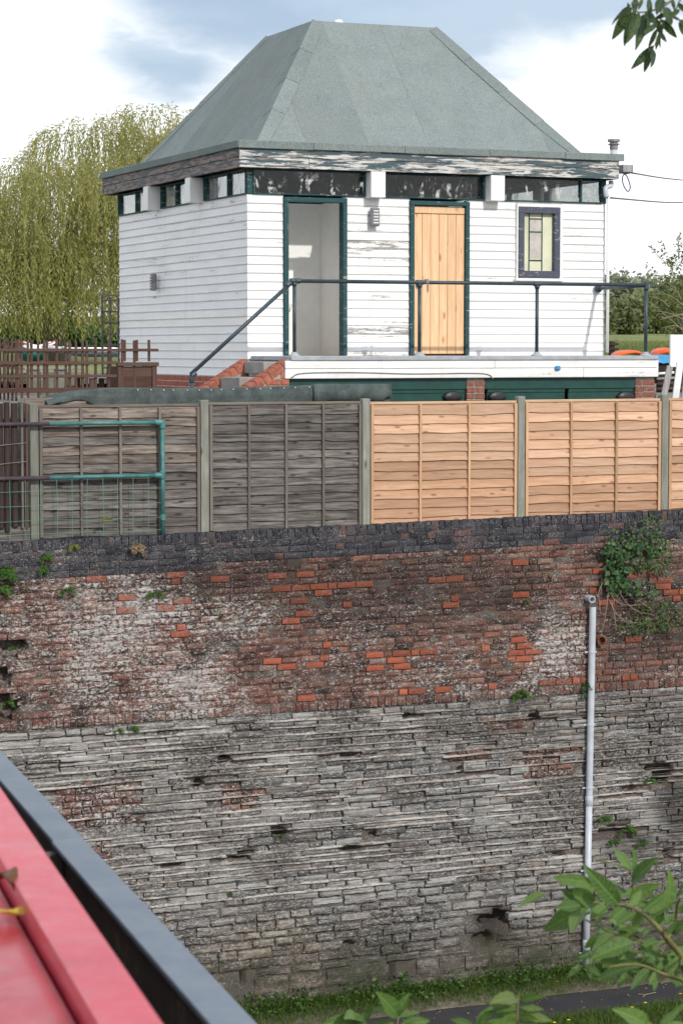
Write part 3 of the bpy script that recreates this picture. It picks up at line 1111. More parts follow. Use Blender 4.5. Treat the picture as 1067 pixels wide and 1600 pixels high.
        if rest:
            mb = MB()
            for b in rest:
                key, (V, me) = variants(kind, b[3], b[4], b[2])
                vs, fs = V[rng.randrange(7)]
                dep = {'stone': .11, 'coping_brick': .17}.get(kind, .1)
                kx, kz = b[3] / key[1], b[4] / key[2]
                a = rng.uniform(-.015, .015)
                t = rng.random()
                mb.add([(b[1] + v[0] * kx, WY + dep / 2 + b[5] + v[1] + v[0] * a, b[2] + v[2] * kz + v[0] * a) for v in vs], fs, t)
            part(kind, mb, MT[m2 or m1], root, tint=True, kind='stuff')
    # mortar face with eroded joints, smears and holes
    vs, fs = [], []
    NX, NZ = 430, 190
    for j in range(NZ + 1):
        for i in range(NX + 1):
            x = WX0 - .1 + (WX1 - WX0 + .2) * i / NX
            z = -.3 + (ztop(x) - .03 + .3) * j / NZ
            q = Vector((x, z, 0))
            y = WY + .021 + .009 * mnoise.noise(q * 9) + .007 * mnoise.noise(q * 2.1) + hole_depth(x, z)
            sm = mnoise.noise(q * 3.3 + Vector((9, 3, 1)))
            if sm > .3: y -= (sm - .3) * .05
            if z < 3.42: y += .020 if z > .5 else .006
            if z > 5.0: y = max(y, WY + .008)
            vs.append((x, y, z))
    for j in range(NZ):
        for i in range(NX):
            a = j * (NX + 1) + i
            fs.append((a, a + 1, a + NX + 2, a + NX + 1))
    part('mortar', MB().add(vs, fs), MT['mortar'], root, True)
    mb = MB()
    mb.add([(WX0 - .1, WY + .42, -.3), (WX1 + .1, WY + .42, -.3), (WX1 + .1, WY + .42, ztop(WX1) - .03), (WX0 - .1, WY + .42, ztop(WX0) - .03),
            (WX0 - .1, WY + .7, -.3), (WX1 + .1, WY + .7, -.3), (WX1 + .1, WY + .7, ztop(WX1) - .03), (WX0 - .1, WY + .7, ztop(WX0) - .03)],
           [(0, 1, 2, 3), (3, 2, 6, 7), (0, 4, 5, 1), (4, 7, 6, 5), (0, 3, 7, 4), (1, 5, 6, 2)])
    part('core', mb, MT['mortar'], root)
    # the wall carries on out of sight to either side
    for x0, x1 in ((-14, WX0 - .12), (WX1 + .12, 34)):
        mb = MB().span((x0, WY + .012, -.3), (x1, WY + .7, ztop(8 if x0 < 0 else 16) - .04))
        part('core', mb, MT['stone_s'], root)


build_wall()

# ------------------------------------------------------------------ white timber building
HX0, HX1, HY0, HY1 = 10.17, 15.24, 27.0, 32.37
ZB, ZG0, ZG1, ZF1 = 7.15, 9.42, 9.735, 10.0


def wboard(L, h, proud=.022):
    """one weatherboard: local X along, -Y out of the wall, origin at its middle"""
    prof = [(.0, -h / 2 - .004), (-proud, -h / 2 - .004), (-proud - .002, -h / 2 + .006), (-proud + .002, -h / 2 + .02), (-.010, h / 2), (.0, h / 2)]
    n = len(prof)
    vs = [(x, y, z) for x in (-L / 2, L / 2) for y, z in prof]
    fs = [(i, i + n, (i + 1) % n + n, (i + 1) % n) for i in range(n)]
    fs += [tuple(range(n)), tuple(range(2 * n - 1, n - 1, -1))]
    return MB().add(vs, fs)


def building():
    rng = random.Random(21)
    R = empty('timber_building', ((HX0 + HX1) / 2, (HY0 + HY1) / 2, 6.9), 'square white weatherboarded building with a green felt hipped roof and high window band', 'building')
    NB = 21
    h = (ZG0 - ZB) / NB
    def course(u, c, a, b, z, matk):
        """u: 'F','L','B','R' face; a..b along the face"""
        L = b - a
        mb = wboard(L, h, .021 + rng.uniform(-.002, .002))
        if u == 'F': loc, rz = ((a + b) / 2, HY0 + .03, z), 0
        elif u == 'L': loc, rz = (HX0 + .03, (a + b) / 2, z), -math.pi / 2
        elif u == 'B': loc, rz = ((a + b) / 2, HY1 - .03, z), math.pi
        else: loc, rz = (HX1 - .03, (a + b) / 2, z), math.pi / 2
        o = link('weatherboard', mb.mesh('weatherboard', MT[matk]), R, loc, rz)
        o.rotation_euler.y = rng.uniform(-.0012, .0012)
    for k in range(NB):
        z = ZB + (k + .5) * h
        zt = z + h / 2
        lm = 'white_mid' if k in (6, 7, 3) else 'white_shade'
        if rng.random() < .45:
            cut = rng.uniform(HY0 + 1.2, HY1 - 1.2)
            course('L', 0, HY0 + .035, cut - .0015, z, lm)
            course('L', 0, cut + .0015, HY1 - .035, z, lm)
        else:
            course('L', 0, HY0 + .035, HY1 - .035, z, lm)
        course('B', 0, HX0 + .035, HX1 - .035, z, 'white')
        course('R', 0, HY0 + .035, HY1 - .035, z, 'white')
        mid = 'white_worn' if rng.random() < .68 and k < 18 else 'white_mid'
        lft = 'white_mid' if k in (6, 3, 1, 2) else 'white'
        if z + h / 2 > 7.44:
            course('F', 0, HX0, 10.645, z, lft)
            course('F', 0, 11.506, 12.379, z, mid)
        else:
            course('F', 0, HX0, HX1, z, lft)
            continue
        if z - h / 2 > 8.37:
            course('F', 0, 13.224, 13.905, z, 'white')
            course('F', 0, 14.589, HX1, z, 'white')
        else:
            course('F', 0, 13.224, HX1, z, 'white_mid' if k < 4 else 'white')
    # carcass behind the boards, with the openings left in it
    t0, t1 = HY0 + .032, HY0 + .12
    def wall(a, b): part('wall', MB().span(a, b), MT['inner_white'], R)
    wall((HX0 + .04, t0, 6.9), (10.66, t1, ZG0 - .004))
    wall((11.49, t0, 6.9), (12.40, t1, ZG0 - .004))
    wall((13.21, t0, 6.9), (14.00, t1, ZG0 - .004))
    wall((14.46, t0, 6.9), (HX1 - .04, t1, ZG0 - .004))
    wall((14.0, t0, 6.9), (14.46, t1, 8.5))
    wall((14.0, t0, 9.29), (14.46, t1, ZG0 - .004))
    wall((10.66, t0, 6.9), (11.49, t1, 7.405))
    wall((12.40, t0, 6.9), (13.21, t1, 7.405))
    wall((HX0 + .032, HY0 + .125, 6.9), (HX0 + .12, HY1 - .13, ZG0 - .004))
    wall((HX1 - .12, HY0 + .125, 6.9), (HX1 - .032, HY1 - .13, ZG0 - .004))
    wall((HX0 + .04, HY1 - .12, 6.9), (HX1 - .04, HY1 - .032, ZG0 - .004))
    # inside: floor, the white cubicle behind the open door, dark rooms
    part('floor', MB().span((HX0 + .13, HY0 + .125, 7.3), (HX1 - .13, HY1 - .13, 7.42)), MT['brown_floor'], R)
    part('ceiling', MB().span((HX0 + .1, HY0 + .1, 9.80), (HX1 - .1, HY1 - .1, 9.84)), MT['ceiling'], R)
    c0, c1, cy = 10.42, 11.66, 28.25
    for a, b in (((c0, cy, 7.42), (c1 + .06, cy + .06, 9.40)), ((c1, HY0 + .125, 7.42), (c1 + .06, cy - .002, 9.40)), ((c0 - .06, HY0 + .125, 7.42), (c0 - .002, cy + .06, 9.40))):
        part('partition', MB().span(a, b), MT['inner_white'], R)
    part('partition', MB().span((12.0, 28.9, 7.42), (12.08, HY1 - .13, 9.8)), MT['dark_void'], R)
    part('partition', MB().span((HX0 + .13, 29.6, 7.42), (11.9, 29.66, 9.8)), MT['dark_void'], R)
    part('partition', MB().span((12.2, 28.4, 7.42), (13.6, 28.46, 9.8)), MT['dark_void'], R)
    # wash basin just inside the open door
    mb = MB()
    mb.lathe((10.93, 27.98, 7.92), (0, 0, -1), [(-.16, .20), (-.15, .215), (-.06, .18), (0, .10), (.03, .06), (.5, .05)], 16)
    part('wash_basin', mb, MT['white_plain'], R, True)
    # plinth of red bricks under the boards
    mb = MB().span((HX0 + .035, HY0 + .02, 6.7), (HX0 + .06, HY1, ZB - .005)).span((HX0 + .06, HY0 + .02, 6.7), (HX1, HY0 + .045, ZB - .005))
    pl = part('plinth', mb, MT['lime_mortar'], R)
    bm_ = MB().box((0, 0, 0), (.215, .03, .063), .004).mesh('brick', MT['red_brick'])
    for k in range(3):
        y = HY0 + (.1 if k % 2 else .02)
        while y < HY1 - .25:
            link('brick', bm_, pl, (HX0 + .027, y + .11, ZB - .045 - k * .075), -math.pi / 2)
            y += .2255
    # door frames and doors
    def frame(name, x0, x1, z0, z1, fw, mat, y0=HY0 - .035, y1=HY0 + .1, bottom=False):
        mb = MB()
        mb.span((x0, y0, z0), (x0 + fw, y1, z1 - fw), .004).span((x1 - fw, y0, z0), (x1, y1, z1 - fw), .004).span((x0, y0 - .002, z1 - fw), (x1, y1, z1), .004)
        if bottom: mb.span((x0, y0 - .002, z0 - fw), (x1, y1, z0), .004)
        return part(name, mb, MT[mat], R)
    frame('door_frame', 10.649, 11.502, 7.415, 9.395, .058, 'green_frame')
    frame('door_frame', 12.383, 13.222, 7.415, 9.392, .055, 'green_frame')
    # unseen open door at the left jamb, made white to bounce light in
    d = MB().span((10.662, HY0 + .13, 7.43), (10.70, HY0 + .86, 9.33), .004)
    od = part('door', d, MT['white_plain'], R, label='door standing open into the white cubicle')
    hd = MB().lathe((10.71, HY0 + .80, 8.42), (1, 0, 0), [(-.02, .022), (.02, .012), (.03, .028), (.06, .02)], 10)
    part('handle', hd, MT['grey_metal'], od, True)
    pd = part('door', MB().span((12.442, HY0 + .04, 7.43), (13.163, HY0 + .06, 9.33)), MT['pine'], R, label='unpainted new pine plank door')
    n = 6
    w = .72 / n
    for i in range(n):
        part('plank', MB().box((12.4425 + w * (i + .5), HY0 + .022, 8.33), (w - .004, .03, 1.79), .004), MT['pine'], pd)
    part('rail', MB().box((12.8025, HY0 + .020, 9.278), (.72, .034, .085), .004), MT['pine'], pd)
    part('latch', MB().lathe((12.50, HY0 + .0, 8.32), (0, -1, 0), [(-.01, .03), (.004, .03), (.006, .012), (.03, .012), (.034, .024), (.05, .02)], 10), MT['grey_metal'], pd, True)
    # fixed window: architrave, painted frame, leaded pane, sill
    mb = MB()
    for a, b in (((13.908, 8.40), (13.928, 9.392)), ((14.54, 8.40), (14.586, 9.392)), ((13.928, 9.352), (14.54, 9.392))):
        mb.span((a[0], HY0 - .03, a[1]), (b[0], HY0 + .03, b[1]), .003)
    part('architrave', mb, MT['white_plain'], R)
    wf = frame('window', 13.929, 14.539, 8.52, 9.351, .082, 'navy_frame', HY0 - .045, HY0 + .06, True)
    pane = part('pane', MB().box((14.234, HY0 + .03, 8.9), (.45, .006, .76)), MT['cream'], wf)
    ld = MB()
    for x in (14.11, 14.30): ld.box((x, HY0 + .020, 8.9), (.012, .01, .75))
    for z in (8.66, 9.03, 9.2): ld.box((14.205, HY0 + .0175, z), (.18, .009, .014))
    part('glazing_bar', ld, MT['dark_green'], wf)
    part('pane', MB().box((14.205, HY0 + .023, 8.94), (.17, .006, .5)), MT['pink_grey'], wf)
    part('sill', MB().span((13.88, HY0 - .075, 8.385), (14.60, HY0 + .0, 8.42), .006), MT['white_plain'], wf)
    # clerestory band: glazing frames, panes, white stub posts
    def band(face, spans, mull, posts, glassk):
        def put(a, b, z0, z1, y0, y1):
            if face == 'F': return (a, HY0 + y0, z0), (b, HY0 + y1, z1)
            if face == 'B': return (a, HY1 - y1, z0), (b, HY1 - y0, z1)
            if face == 'L': return (HX0 + y0, a, z0), (HX0 + y1, b, z1)
            return (HX1 - y1, a, z0), (HX1 - y0, b, z1)
        for a, b in spans:
            mb = MB()
            fw = .017
            mb.span(*put(a, b, ZG0 + .002, ZG0 + fw, -.012, .07), .003).span(*put(a, b, ZG1 - fw, ZG1 - .002, -.012, .07), .003)
            mb.span(*put(a, a + fw, ZG0 + fw, ZG1 - fw, -.010, .07), .003).span(*put(b - fw, b, ZG0 + fw, ZG1 - fw, -.010, .07), .003)
            for m in mull:
                if a < m < b: mb.span(*put(m - .013, m + .013, ZG0 + fw, ZG1 - fw, -.006, .066), .003)
            cw = part('clerestory_window', mb, MT['green_frame'], R)
            part('pane', MB().span(*put(a + fw, b - fw, ZG0 + fw, ZG1 - fw, .03, .034)), MT[glassk], cw)
        for m in posts:
            part('stub_post', MB().span(*put(m - .1, m + .1, ZG0 - .012, ZG1 - .001, -.17, .09), .006), MT['white_plain'], R)
    band('F', [(10.24, 11.766), (11.972, 13.447), (13.668, 15.19)], [14.87], [11.87, 13.557], 'glass')
    band('L', [(27.06, 28.62), (28.93, 30.38), (30.70, 32.31)], [27.72, 29.05, 29.75, 31.5], [28.78, 30.54], 'glass_side')
    band('R', [(27.06, 28.62), (28.93, 30.38), (30.70, 32.31)], [29.75], [28.78, 30.54], 'glass_side')
    band('B', [(10.24, 11.766), (11.972, 13.447), (13.668, 15.19)], [], [11.87, 13.557], 'glass_side')
    mb = MB()
    for x in (HX0 + .035, HX1 - .025):
        for y in (HY0 + .03, HY1 - .03):
            part('corner_post', MB().box((x, y, (ZG0 + ZG1) / 2), (.066, .055, ZG1 - ZG0 - .002), .003), MT['green_frame'], R)
    # fascia: two courses of boards on every side, joint in the lower front one
    EX0, EX1, EY0, EY1 = 10.01, 15.35, 26.84, 32.58
    zs = [(ZG1 + .002, 9.865), (9.868, 9.985)]
    def fboard(a, b, m, lab=None):
        L = max(abs(b[0] - a[0]), abs(b[1] - a[1]))
        c = (Vector(a) + Vector(b)) / 2
        along_x = abs(b[0] - a[0]) > abs(b[1] - a[1])
        th = min(abs(b[0] - a[0]), abs(b[1] - a[1]))
        me = MB().box((0, 0, 0), (L, th, b[2] - a[2]), .004).mesh('fascia_board', MT[m])
        link('fascia_board', me, R, c, 0 if along_x else -math.pi / 2, label=lab)
    for i, (z0, z1) in enumerate(zs):
        dy = .0 if i else .006
        if i == 0:
            fboard((EX0, EY0 + dy, z0), (10.93, EY0 + .03, z1), 'fascia_front')
            fboard((10.934, EY0 + dy, z0), (EX1, EY0 + .03, z1), 'fascia_front')
        else:
            fboard((EX0, EY0, z0), (EX1, EY0 + .03, z1), 'fascia_front')
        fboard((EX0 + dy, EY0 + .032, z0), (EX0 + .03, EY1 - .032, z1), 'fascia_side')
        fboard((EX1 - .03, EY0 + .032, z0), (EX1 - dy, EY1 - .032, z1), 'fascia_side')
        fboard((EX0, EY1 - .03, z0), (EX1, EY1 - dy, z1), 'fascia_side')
    mb = MB()
    mb.span((EX0 + .03, EY0 + .03, ZG1 + .02), (EX1 - .03, HY0 - .002, ZG1 + .04)).span((EX0 + .03, HY0, ZG1 + .02), (HX0 - .002, HY1, ZG1 + .04))
    mb.span((HX1 + .002, HY0, ZG1 + .02), (EX1 - .03, HY1, ZG1 + .04)).span((EX0 + .03, HY1 + .002, ZG1 + .02), (EX1 - .03, EY1 - .03, ZG1 + .04))
    part('soffit', mb, MT['dark_void'], R)
    # roof: flat felt eaves with a turned-down edge, four slopes of felt strips, hip caps, flat top
    RZ0, RZ1 = 10.07, 11.87
    roof = part('roof', MB().span((EX0 - .02, EY0 - .02, 9.99), (EX1 + .02, EY1 + .02, 10.055), .012), MT['felt'], R)
    x = EX0 - .03
    for L in (1.0, 1.25, 1.2, 1.1, .88):
        part('felt_edge', MB().span((x, EY0 - .034 - rng.uniform(0, .003), 9.972 + rng.uniform(-.004, .004)), (x + L - .003, EY0 - .018, 10.066), .006), MT['felt'], roof)
        x += L
    y = EY0 - .015
    for L in (1.4, 1.5, 1.45, 1.43):
        part('felt_edge', MB().span((EX0 - .036 - rng.uniform(0, .003), y, 9.972 + rng.uniform(-.004, .004)), (EX0 - .018, y + L - .003, 10.065), .006), MT['felt'], roof)
        y += L
    IN = .4
    B = [Vector((EX0 - .02 + IN, EY0 - .02 + IN, RZ0)), Vector((EX1 + .02 - IN, EY0 - .02 + IN, RZ0)), Vector((EX1 + .02 - IN, EY1 + .02 - IN, RZ0)), Vector((EX0 - .02 + IN, EY1 + .02 - IN, RZ0))]
    T = [Vector((11.815, 28.85, RZ1)), Vector((13.61, 28.85, RZ1)), Vector((13.61, 30.56, RZ1)), Vector((11.815, 30.56, RZ1))]
    part('felt_top', MB().add(T + [p - Vector((0, 0, .1)) for p in T], [(0, 1, 2, 3), (0, 4, 5, 1), (1, 5, 6, 2), (2, 6, 7, 3), (3, 7, 4, 0), (7, 6, 5, 4)]), MT['felt'], roof)
    ctr = Vector((12.7, 29.7, 10.5))
    NRM = []
    for f in range(4):
        b0, b1, t0_, t1_ = B[f], B[(f + 1) % 4], T[f], T[(f + 1) % 4]
        U = (b1 - b0).normalized()
        nrm = U.cross((t0_ - b0)).normalized()
        if nrm.dot((b0 + b1) / 2 - ctr) < 0: nrm = -nrm
        NRM.append(nrm)
        V = nrm.cross(U)
        if V.z < 0: V = -V
        Lb = (b1 - b0).length
        st0, st1, H = (t0_ - b0).dot(U), (t1_ - b0).dot(U), (t0_ - b0).dot(V)
        cuts = [0.0]
        s = rng.uniform(.5, .8)
        while s < Lb - .15:
            cuts.append(s)
            s += rng.uniform(.84, .9)
        cuts.append(Lb)
        for i in range(len(cuts) - 1):
            a, b = cuts[i], cuts[i + 1]
            poly = [(0, 0), (Lb, 0), (st1, H), (st0, H)]
            for side, lim in ((1, a), (-1, b)):
                out = []
                for k in range(len(poly)):
                    p, q = poly[k], poly[(k + 1) % len(poly)]
                    ip, iq = side * (p[0] - lim) >= -1e-9, side * (q[0] - lim) >= -1e-9
                    if ip: out.append(p)
                    if ip != iq:
                        tt = (lim - p[0]) / (q[0] - p[0])
                        out.append((lim, p[1] + tt * (q[1] - p[1])))
                poly = out
            if len(poly) < 3: continue
            th = .009 if i % 2 else .006
            n = len(poly)
            vs = [b0 + U * p[0] + V * p[1] + nrm * th for p in poly] + [b0 + U * p[0] + V * p[1] - nrm * .01 for p in poly]
            fs = [tuple(range(n)), tuple(range(2 * n - 1, n - 1, -1))] + [(k, k + n, (k + 1) % n + n, (k + 1) % n) for k in range(n)]
            part('felt_strip', MB().add(vs, fs), MT['felt'], roof)
    for f in range(4):
        b0, t0_ = B[f], T[f]
        nA, nB = NRM[f - 1], NRM[f]
        axis = (t0_ - b0)
        L = axis.length
        axis.normalize()
        sa, sb = nA.cross(axis).normalized(), nB.cross(axis).normalized()
        UA = (B[f] - B[f - 1]).normalized()
        UB = (B[(f + 1) % 4] - B[f]).normalized()
        if sa.dot(UA) > 0: sa = -sa
        if sb.dot(UB) < 0: sb = -sb
        k = 4
        nm = (nA + nB).normalized()
        for i in range(k):
            p, q = b0 + axis * (L * i / k + .01), b0 + axis * (L * (i + 1) / k + (.03 if i < k - 1 else .0))
            ww = .17
            lift, lf2 = .016, .022
            a0, a1 = (ww * .7 if i == 0 else ww), ww
            def cs(P, l, w_): return [P + sa * w_ + nA * l, P + nm * (l + .012), P + sb * w_ + nB * l]
            A_, B_ = cs(p, lf2, a0), cs(q, lift, a1 if i < k - 1 else ww * .8)
            C_, D_ = cs(p, .0, a0), cs(q, .0, a1 if i < k - 1 else ww * .8)
            vs = A_ + B_ + C_ + D_
            fs = [(0, 1, 4, 3), (1, 2, 5, 4), (0, 6, 7, 1), (1, 7, 8, 2), (3, 4, 10, 9), (4, 5, 11, 10), (0, 3, 9, 6), (2, 8, 11, 5), (6, 9, 10, 7), (7, 10, 11, 8)]
            part('hip_cap', MB().add(vs, fs), MT['felt'], roof)
    part('vent', MB().lathe((12.62, 29.9, 11.86), (0, 0, 1), [(0, .07), (.16, .07), (.2, .05), (.21, .0)], 14), MT['white_plain'], roof, True)
    # soil pipe with cowl on the right-hand eaves, timber block, downpipe
    p = onY(958.5, 215, 28.2)
    vz = p.z - .29
    mb = MB().lathe((p.x, 28.2, 10.03), (0, 0, 1), [(0, .05), (vz - 10.03 + .125, .05)], 12)
    vp = part('vent_pipe', mb, MT['plastic_grey'], R, True)
    part('cowl', MB().lathe((p.x, 28.2, vz + .13), (0, 0, 1), [(0, .058), (.06, .058), (.062, .08), (.075, .082), (.08, .055), (.1, .055), (.102, .085), (.135, .085), (.14, .05)], 14), MT['grey_metal'], vp)
    a = onY(975, 264, 27.3)
    part('timber_block', MB().box((a.x, 27.35, a.z), (.16, .3, .1), .006), MT['grey_timber'], R)
    x = HX1 + .05
    mb = MB().tube(bez([(15.31, 26.99, 9.72), (15.30, 26.975, 9.66), (15.2, 26.94, 9.62), (15.21, 26.93, 9.5)], 5), .034, 8)
    mb2 = MB().tube([(15.245, 26.945, 9.54), (15.25, 26.945, 7.45)], .022, 8)
    dp = part('downpipe', mb, MT['plastic_grey'], R, True)
    part('pipe_length', mb2, MT['white_plain'], dp, True)
    # wall lamps
    for face in (0, 1):
        mb = MB()
        if face == 0:
            mb.box((11.868, HY0 - .06, 9.168), (.115, .07, .235), .012).box((11.868, HY0 - .097, 9.168), (.08, .012, .19), .004)
        else:
            mb.box((HX0 - .06, 30.54, 8.42), (.07, .115, .235), .012).box((HX0 - .097, 30.54, 8.42), (.012, .08, .19), .004)
        wl = part('wall_lamp', mb, MT['grey_metal'], R)
        mb = MB()
        for k in range(5):
            z = -.075 + k * .0375
            if face == 0: mb.box((11.868, HY0 - .106, 9.168 + z), (.07, .006, .012))
            else: mb.box((HX0 - .106, 30.54, 8.42 + z), (.006, .07, .012))
        part('grille', mb, MT['white_plain'], wl)
    return R


building()


# ------------------------------------------------------------------ raised deck with doors below, steps, rail
def deck():
    rng = random.Random(5)
    DY = 25.6
    R = empty('raised_deck', (12.7, 26.3, 5.3), 'raised white boarded deck in front of the building with dark green doors underneath', 'deck')
    part('deck_slab', MB().span((10.19, DY - .02, 7.36), (15.23, 26.965, 7.412), .006), MT['lead'], R)
    for a, b, z0, z1, m in ((10.115, 12.9, 7.262, 7.357, 'white_mid'), (12.904, 15.226, 7.262, 7.357, 'white'), (10.115, 14.15, 7.142, 7.258, 'white_mid'), (14.154, 15.226, 7.142, 7.258, 'white_mid')):
        me = MB().box((0, 0, 0), (b - a, .028, z1 - z0), .005).mesh('fascia_board', MT[m])
        link('fascia_board', me, R, ((a + b) / 2, DY + .012, (z0 + z1) / 2))
    part('fascia_board', MB().span((15.228, DY + .03, 7.142), (15.256, 26.965, 7.357), .005), MT['white_mid'], R)
    part('beam', MB().span((10.16, DY + .07, 7.0), (15.2, DY + .17, 7.138), .004), MT['dark_green'], R)
    # under-deck doors, set back, and piers of plum brick
    def pz(x0, x1):
        core = part('pier', MB().span((x0 + .006, DY + .066, 5.3), (x1 - .006, DY + .3, 7.138)), MT['lime_mortar'], R)
        z = 7.10
        k = 0
        while z > 6.0:
            ww = [(x0, (x0 + x1) / 2 - .005), ((x0 + x1) / 2 + .005, x1)] if k % 2 else [(x0, x0 + .1 if x1 - x0 > .2 else x1), (x0 + .11, x1)]
            for a, b in ww:
                if b - a > .02:
                    part('brick', MB().span((a, DY + .055 + rng.uniform(-.003, .003), z - .065), (b, DY + .2, z), .005), MT['plum_brick'], core)
            z -= .076
            k += 1
    for px0, px1 in ((422, 452), (729, 757), (992, 1022)):
        pz(onY(px0, 600, DY + .06).x, onY(px1, 600, DY + .06).x)
    def xx(px): return onY(px, 605, DY + .1).x
    for a, b in ((454, 590), (592, 727), (759, 883), (886, 990)):
        d = part('door', MB().span((xx(a) + .01, DY + .1, 5.35), (xx(b) - .01, DY + .14, 6.99 + .0), .005), MT['dark_green'], R)
        part('rail', MB().span((xx(a) + .012, DY + .088, 6.955), (xx(b) - .012, DY + .102, 7.035), .004), MT['dark_green'], d)
    for px in (708, 778, 978):
        c = onY(px, 620, DY + .05)
        mb = MB()
        mb.lathe((c.x, DY + .10, c.z), (0, -1, 0), [(0, .125), (.04, .125), (.06, .11), (.075, .06), (.078, 0)], 18)
        for q in range(len(mb.v)):
            v = mb.v[q]
            mb.v[q] = Vector((v.x, v.y, c.z + (v.z - c.z) * .55))
        part('bulkhead_lamp', mb, MT['black_plastic'], R)
    part('cable', MB().tube(bez([onY(455, 590, DY - .008), onY(475, 583, DY - .008), onY(560, 582, DY - .008), onY(640, 584, DY - .008), onY(735, 583, DY - .008), onY(762, 585, DY - .008), onY(770, 592, DY - .008)], 6), .0075, 6), MT['grey_metal'], R, True)
    c = onY(871, 575, DY - .02)
    part('tap_box', MB().box((c.x, DY - .02, c.z), (.07, .035, .055), .01), MT['blue_tarp'], R)
    part('ground_wall', MB().span((10.2, 26.5, 5.3), (15.2, 26.6, 7.3)), MT['dark_void'], R)


deck()


def steps():
    rng = random.Random(8)
    R = empty('brick_steps', (9.7, 26.2, 6.0), 'concrete steps between two sloping red brick side walls at the left end of the deck', 'steps')
    sl = .62
    ang = math.atan(sl)
    for y0, x_top, off in ((25.62, 10.18, 0), (26.5, 10.0, 0)):
        y1 = y0 + .215
        vs = [(x_top - .98, y0 + .01, 5.3), (x_top - .005, y0 + .01, 5.3), (x_top - .005, y0 + .01, 7.378), (x_top - .98, y0 + .01, 7.378 - .975 * sl)]
        vs += [(a, y1 - .01, c) for a, b, c in vs]
        st = part('side_wall', MB().add(vs, [(0, 1, 2, 3), (4, 7, 6, 5), (3, 2, 6, 7), (0, 4, 5, 1), (1, 5, 6, 2), (0, 3, 7, 4)]), MT['lime_mortar'], R)
        rot = Matrix.Rotation(-ang, 3, 'Y')
        n = 11
        me = [MB().box((0, 0, 0), (.092, .215, .105), .005, rot=rot).mesh('brick', MT['red_brick']) for _ in range(1)]
        for i in range(n):
            t = i * .1 + .05
            link('brick', me[0], st, (x_top - t * math.cos(ang), y0 + .1075 + rng.uniform(-.003, .003), 7.335 - t * math.sin(ang)))
        z = 7.18
        k = 0
        while z > 6.85:
            x = x_top - .01 - (7.315 - z - .07) / sl * 0
            xe = x_top - max(0, (7.29 - z)) / sl
            a = x_top - .006
            while a - .1 > xe - .0 and a - .215 > xe - .12:
                w = .215 if k % 2 else .1025
                if a - w < xe: w = a - xe
                if w > .03:
                    part('brick', MB().span((a - w, y0 - .004, z - .033), (a, y0 + .1, z + .033), .004), MT['red_brick'], st)
                a -= w + .01
                k += 1
            k += 1
            z -= .076
    part('landing', MB().span((9.93, 25.84, 7.2), (10.185, 26.495, 7.345), .008), MT['concrete'], R)
    part('tread', MB().span((9.62, 25.84, 7.0), (9.925, 26.495, 7.16), .008), MT['concrete'], R)
    part('tread', MB().span((9.32, 25.84, 6.8), (9.615, 26.495, 6.97), .008), MT['concrete'], R)
    part('core', MB().span((9.3, 25.86, 5.3), (10.18, 26.48, 6.79)), MT['concrete'], R)


steps()


def handrail():
    RY = 25.72
    R = empty('tube_handrail', (12.7, RY, 7.41), 'dark blue grey tube handrail round the raised deck and down its steps', 'handrail')
    r = .0235
    zr = 8.31
    xa, xb = onY(457, 440, RY).x, onY(1009, 444, RY).x
    part('top_rail', MB().tube([(xa, RY, zr), (xb, RY, zr + .004)], r, 10), MT['rail'], R, True)
    for px in (460, 655, 838, 1009):
        x = onY(px, 553, RY).x if px != 1009 else xb
        mb = MB().tube([(x, RY, 7.41), (x, RY, zr - .02)], r * .95, 10).lathe((x, RY, zr - .06), (0, 0, 1), [(0, r * 1.3), (.045, r * 1.35)], 10)
        p = part('post', mb, MT['rail'], R, True)
        part('base_flange', MB().lathe((x, RY, 7.411), (0, 0, 1), [(0, .075), (.012, .072), (.03, .04), (.05, .034)], 12), MT['lead'], p, True)
    mb = MB().tube([(xb, RY, zr), (xb, 26.99, zr - .012)], r, 10)
    mb.lathe((xb, 26.965, zr - .012), (0, -1, 0), [(-.01, .055), (.012, .055), (.02, .035), (.05, .03)], 14)
    part('return_rail', mb, MT['rail'], R, True)
    a, b = onY(455, 442, RY), onY(298, 585, RY)
    part('sloping_rail', MB().tube([a, b], r, 10), MT['rail'], R, True)
    c = onY(300, 589, RY)
    part('post', MB().tube([(c.x, RY, 6.3), (c.x, RY, c.z)], r, 10), MT['rail'], R, True)
    for p, ax in (((xa, RY, zr), (1, 0, 0)), ((xa + .07, RY, zr), (1, 0, 0)), ((xa - .05, RY, zr - .04), (1, 0, .86)), ((xb, RY, zr), (0, 0, 1)), ((c.x, RY, c.z - .03), (0, 0, 1)), ((c.x + .02, RY, c.z + .03), (1, 0, .86))):
        part('knuckle', MB().lathe(Vector(p) - Vector(ax).normalized() * .035, ax, [(0, r * 1.15), (.01, r * 1.42), (.06, r * 1.42), (.07, r * 1.15)], 10), MT['rail'], R)
    for px in (655, 838):
        x = onY(px, 553, RY).x
        part('knuckle', MB().lathe((x - .05, RY, zr), (1, 0, 0), [(0, r * 1.1), (.01, r * 1.38), (.09, r * 1.38), (.1, r * 1.1)], 10), MT['rail'], R)
    p = onY(668, 440, RY - .03)
    ch = MB()
    for i in range(5):
        z = p.z + .01 - i * .03
        ch.tube([(p.x - .012, RY - .028, z), (p.x, RY - .03, z + .022), (p.x + .012, RY - .028, z), (p.x, RY - .026, z - .022), (p.x - .012, RY - .028, z)], .006, 5)
    ch.lathe((p.x, RY, p.z + .0), (1, 0, 0), [(-.02, .034), (.02, .034)], 10)
    part('chain', ch, MT['grey_metal'], R)


handrail()

# ------------------------------------------------------------------ fences on top of the wall
FY = 24.1
POSTX = [6.612, 8.549, 10.496, 12.478, 14.42, 16.37]


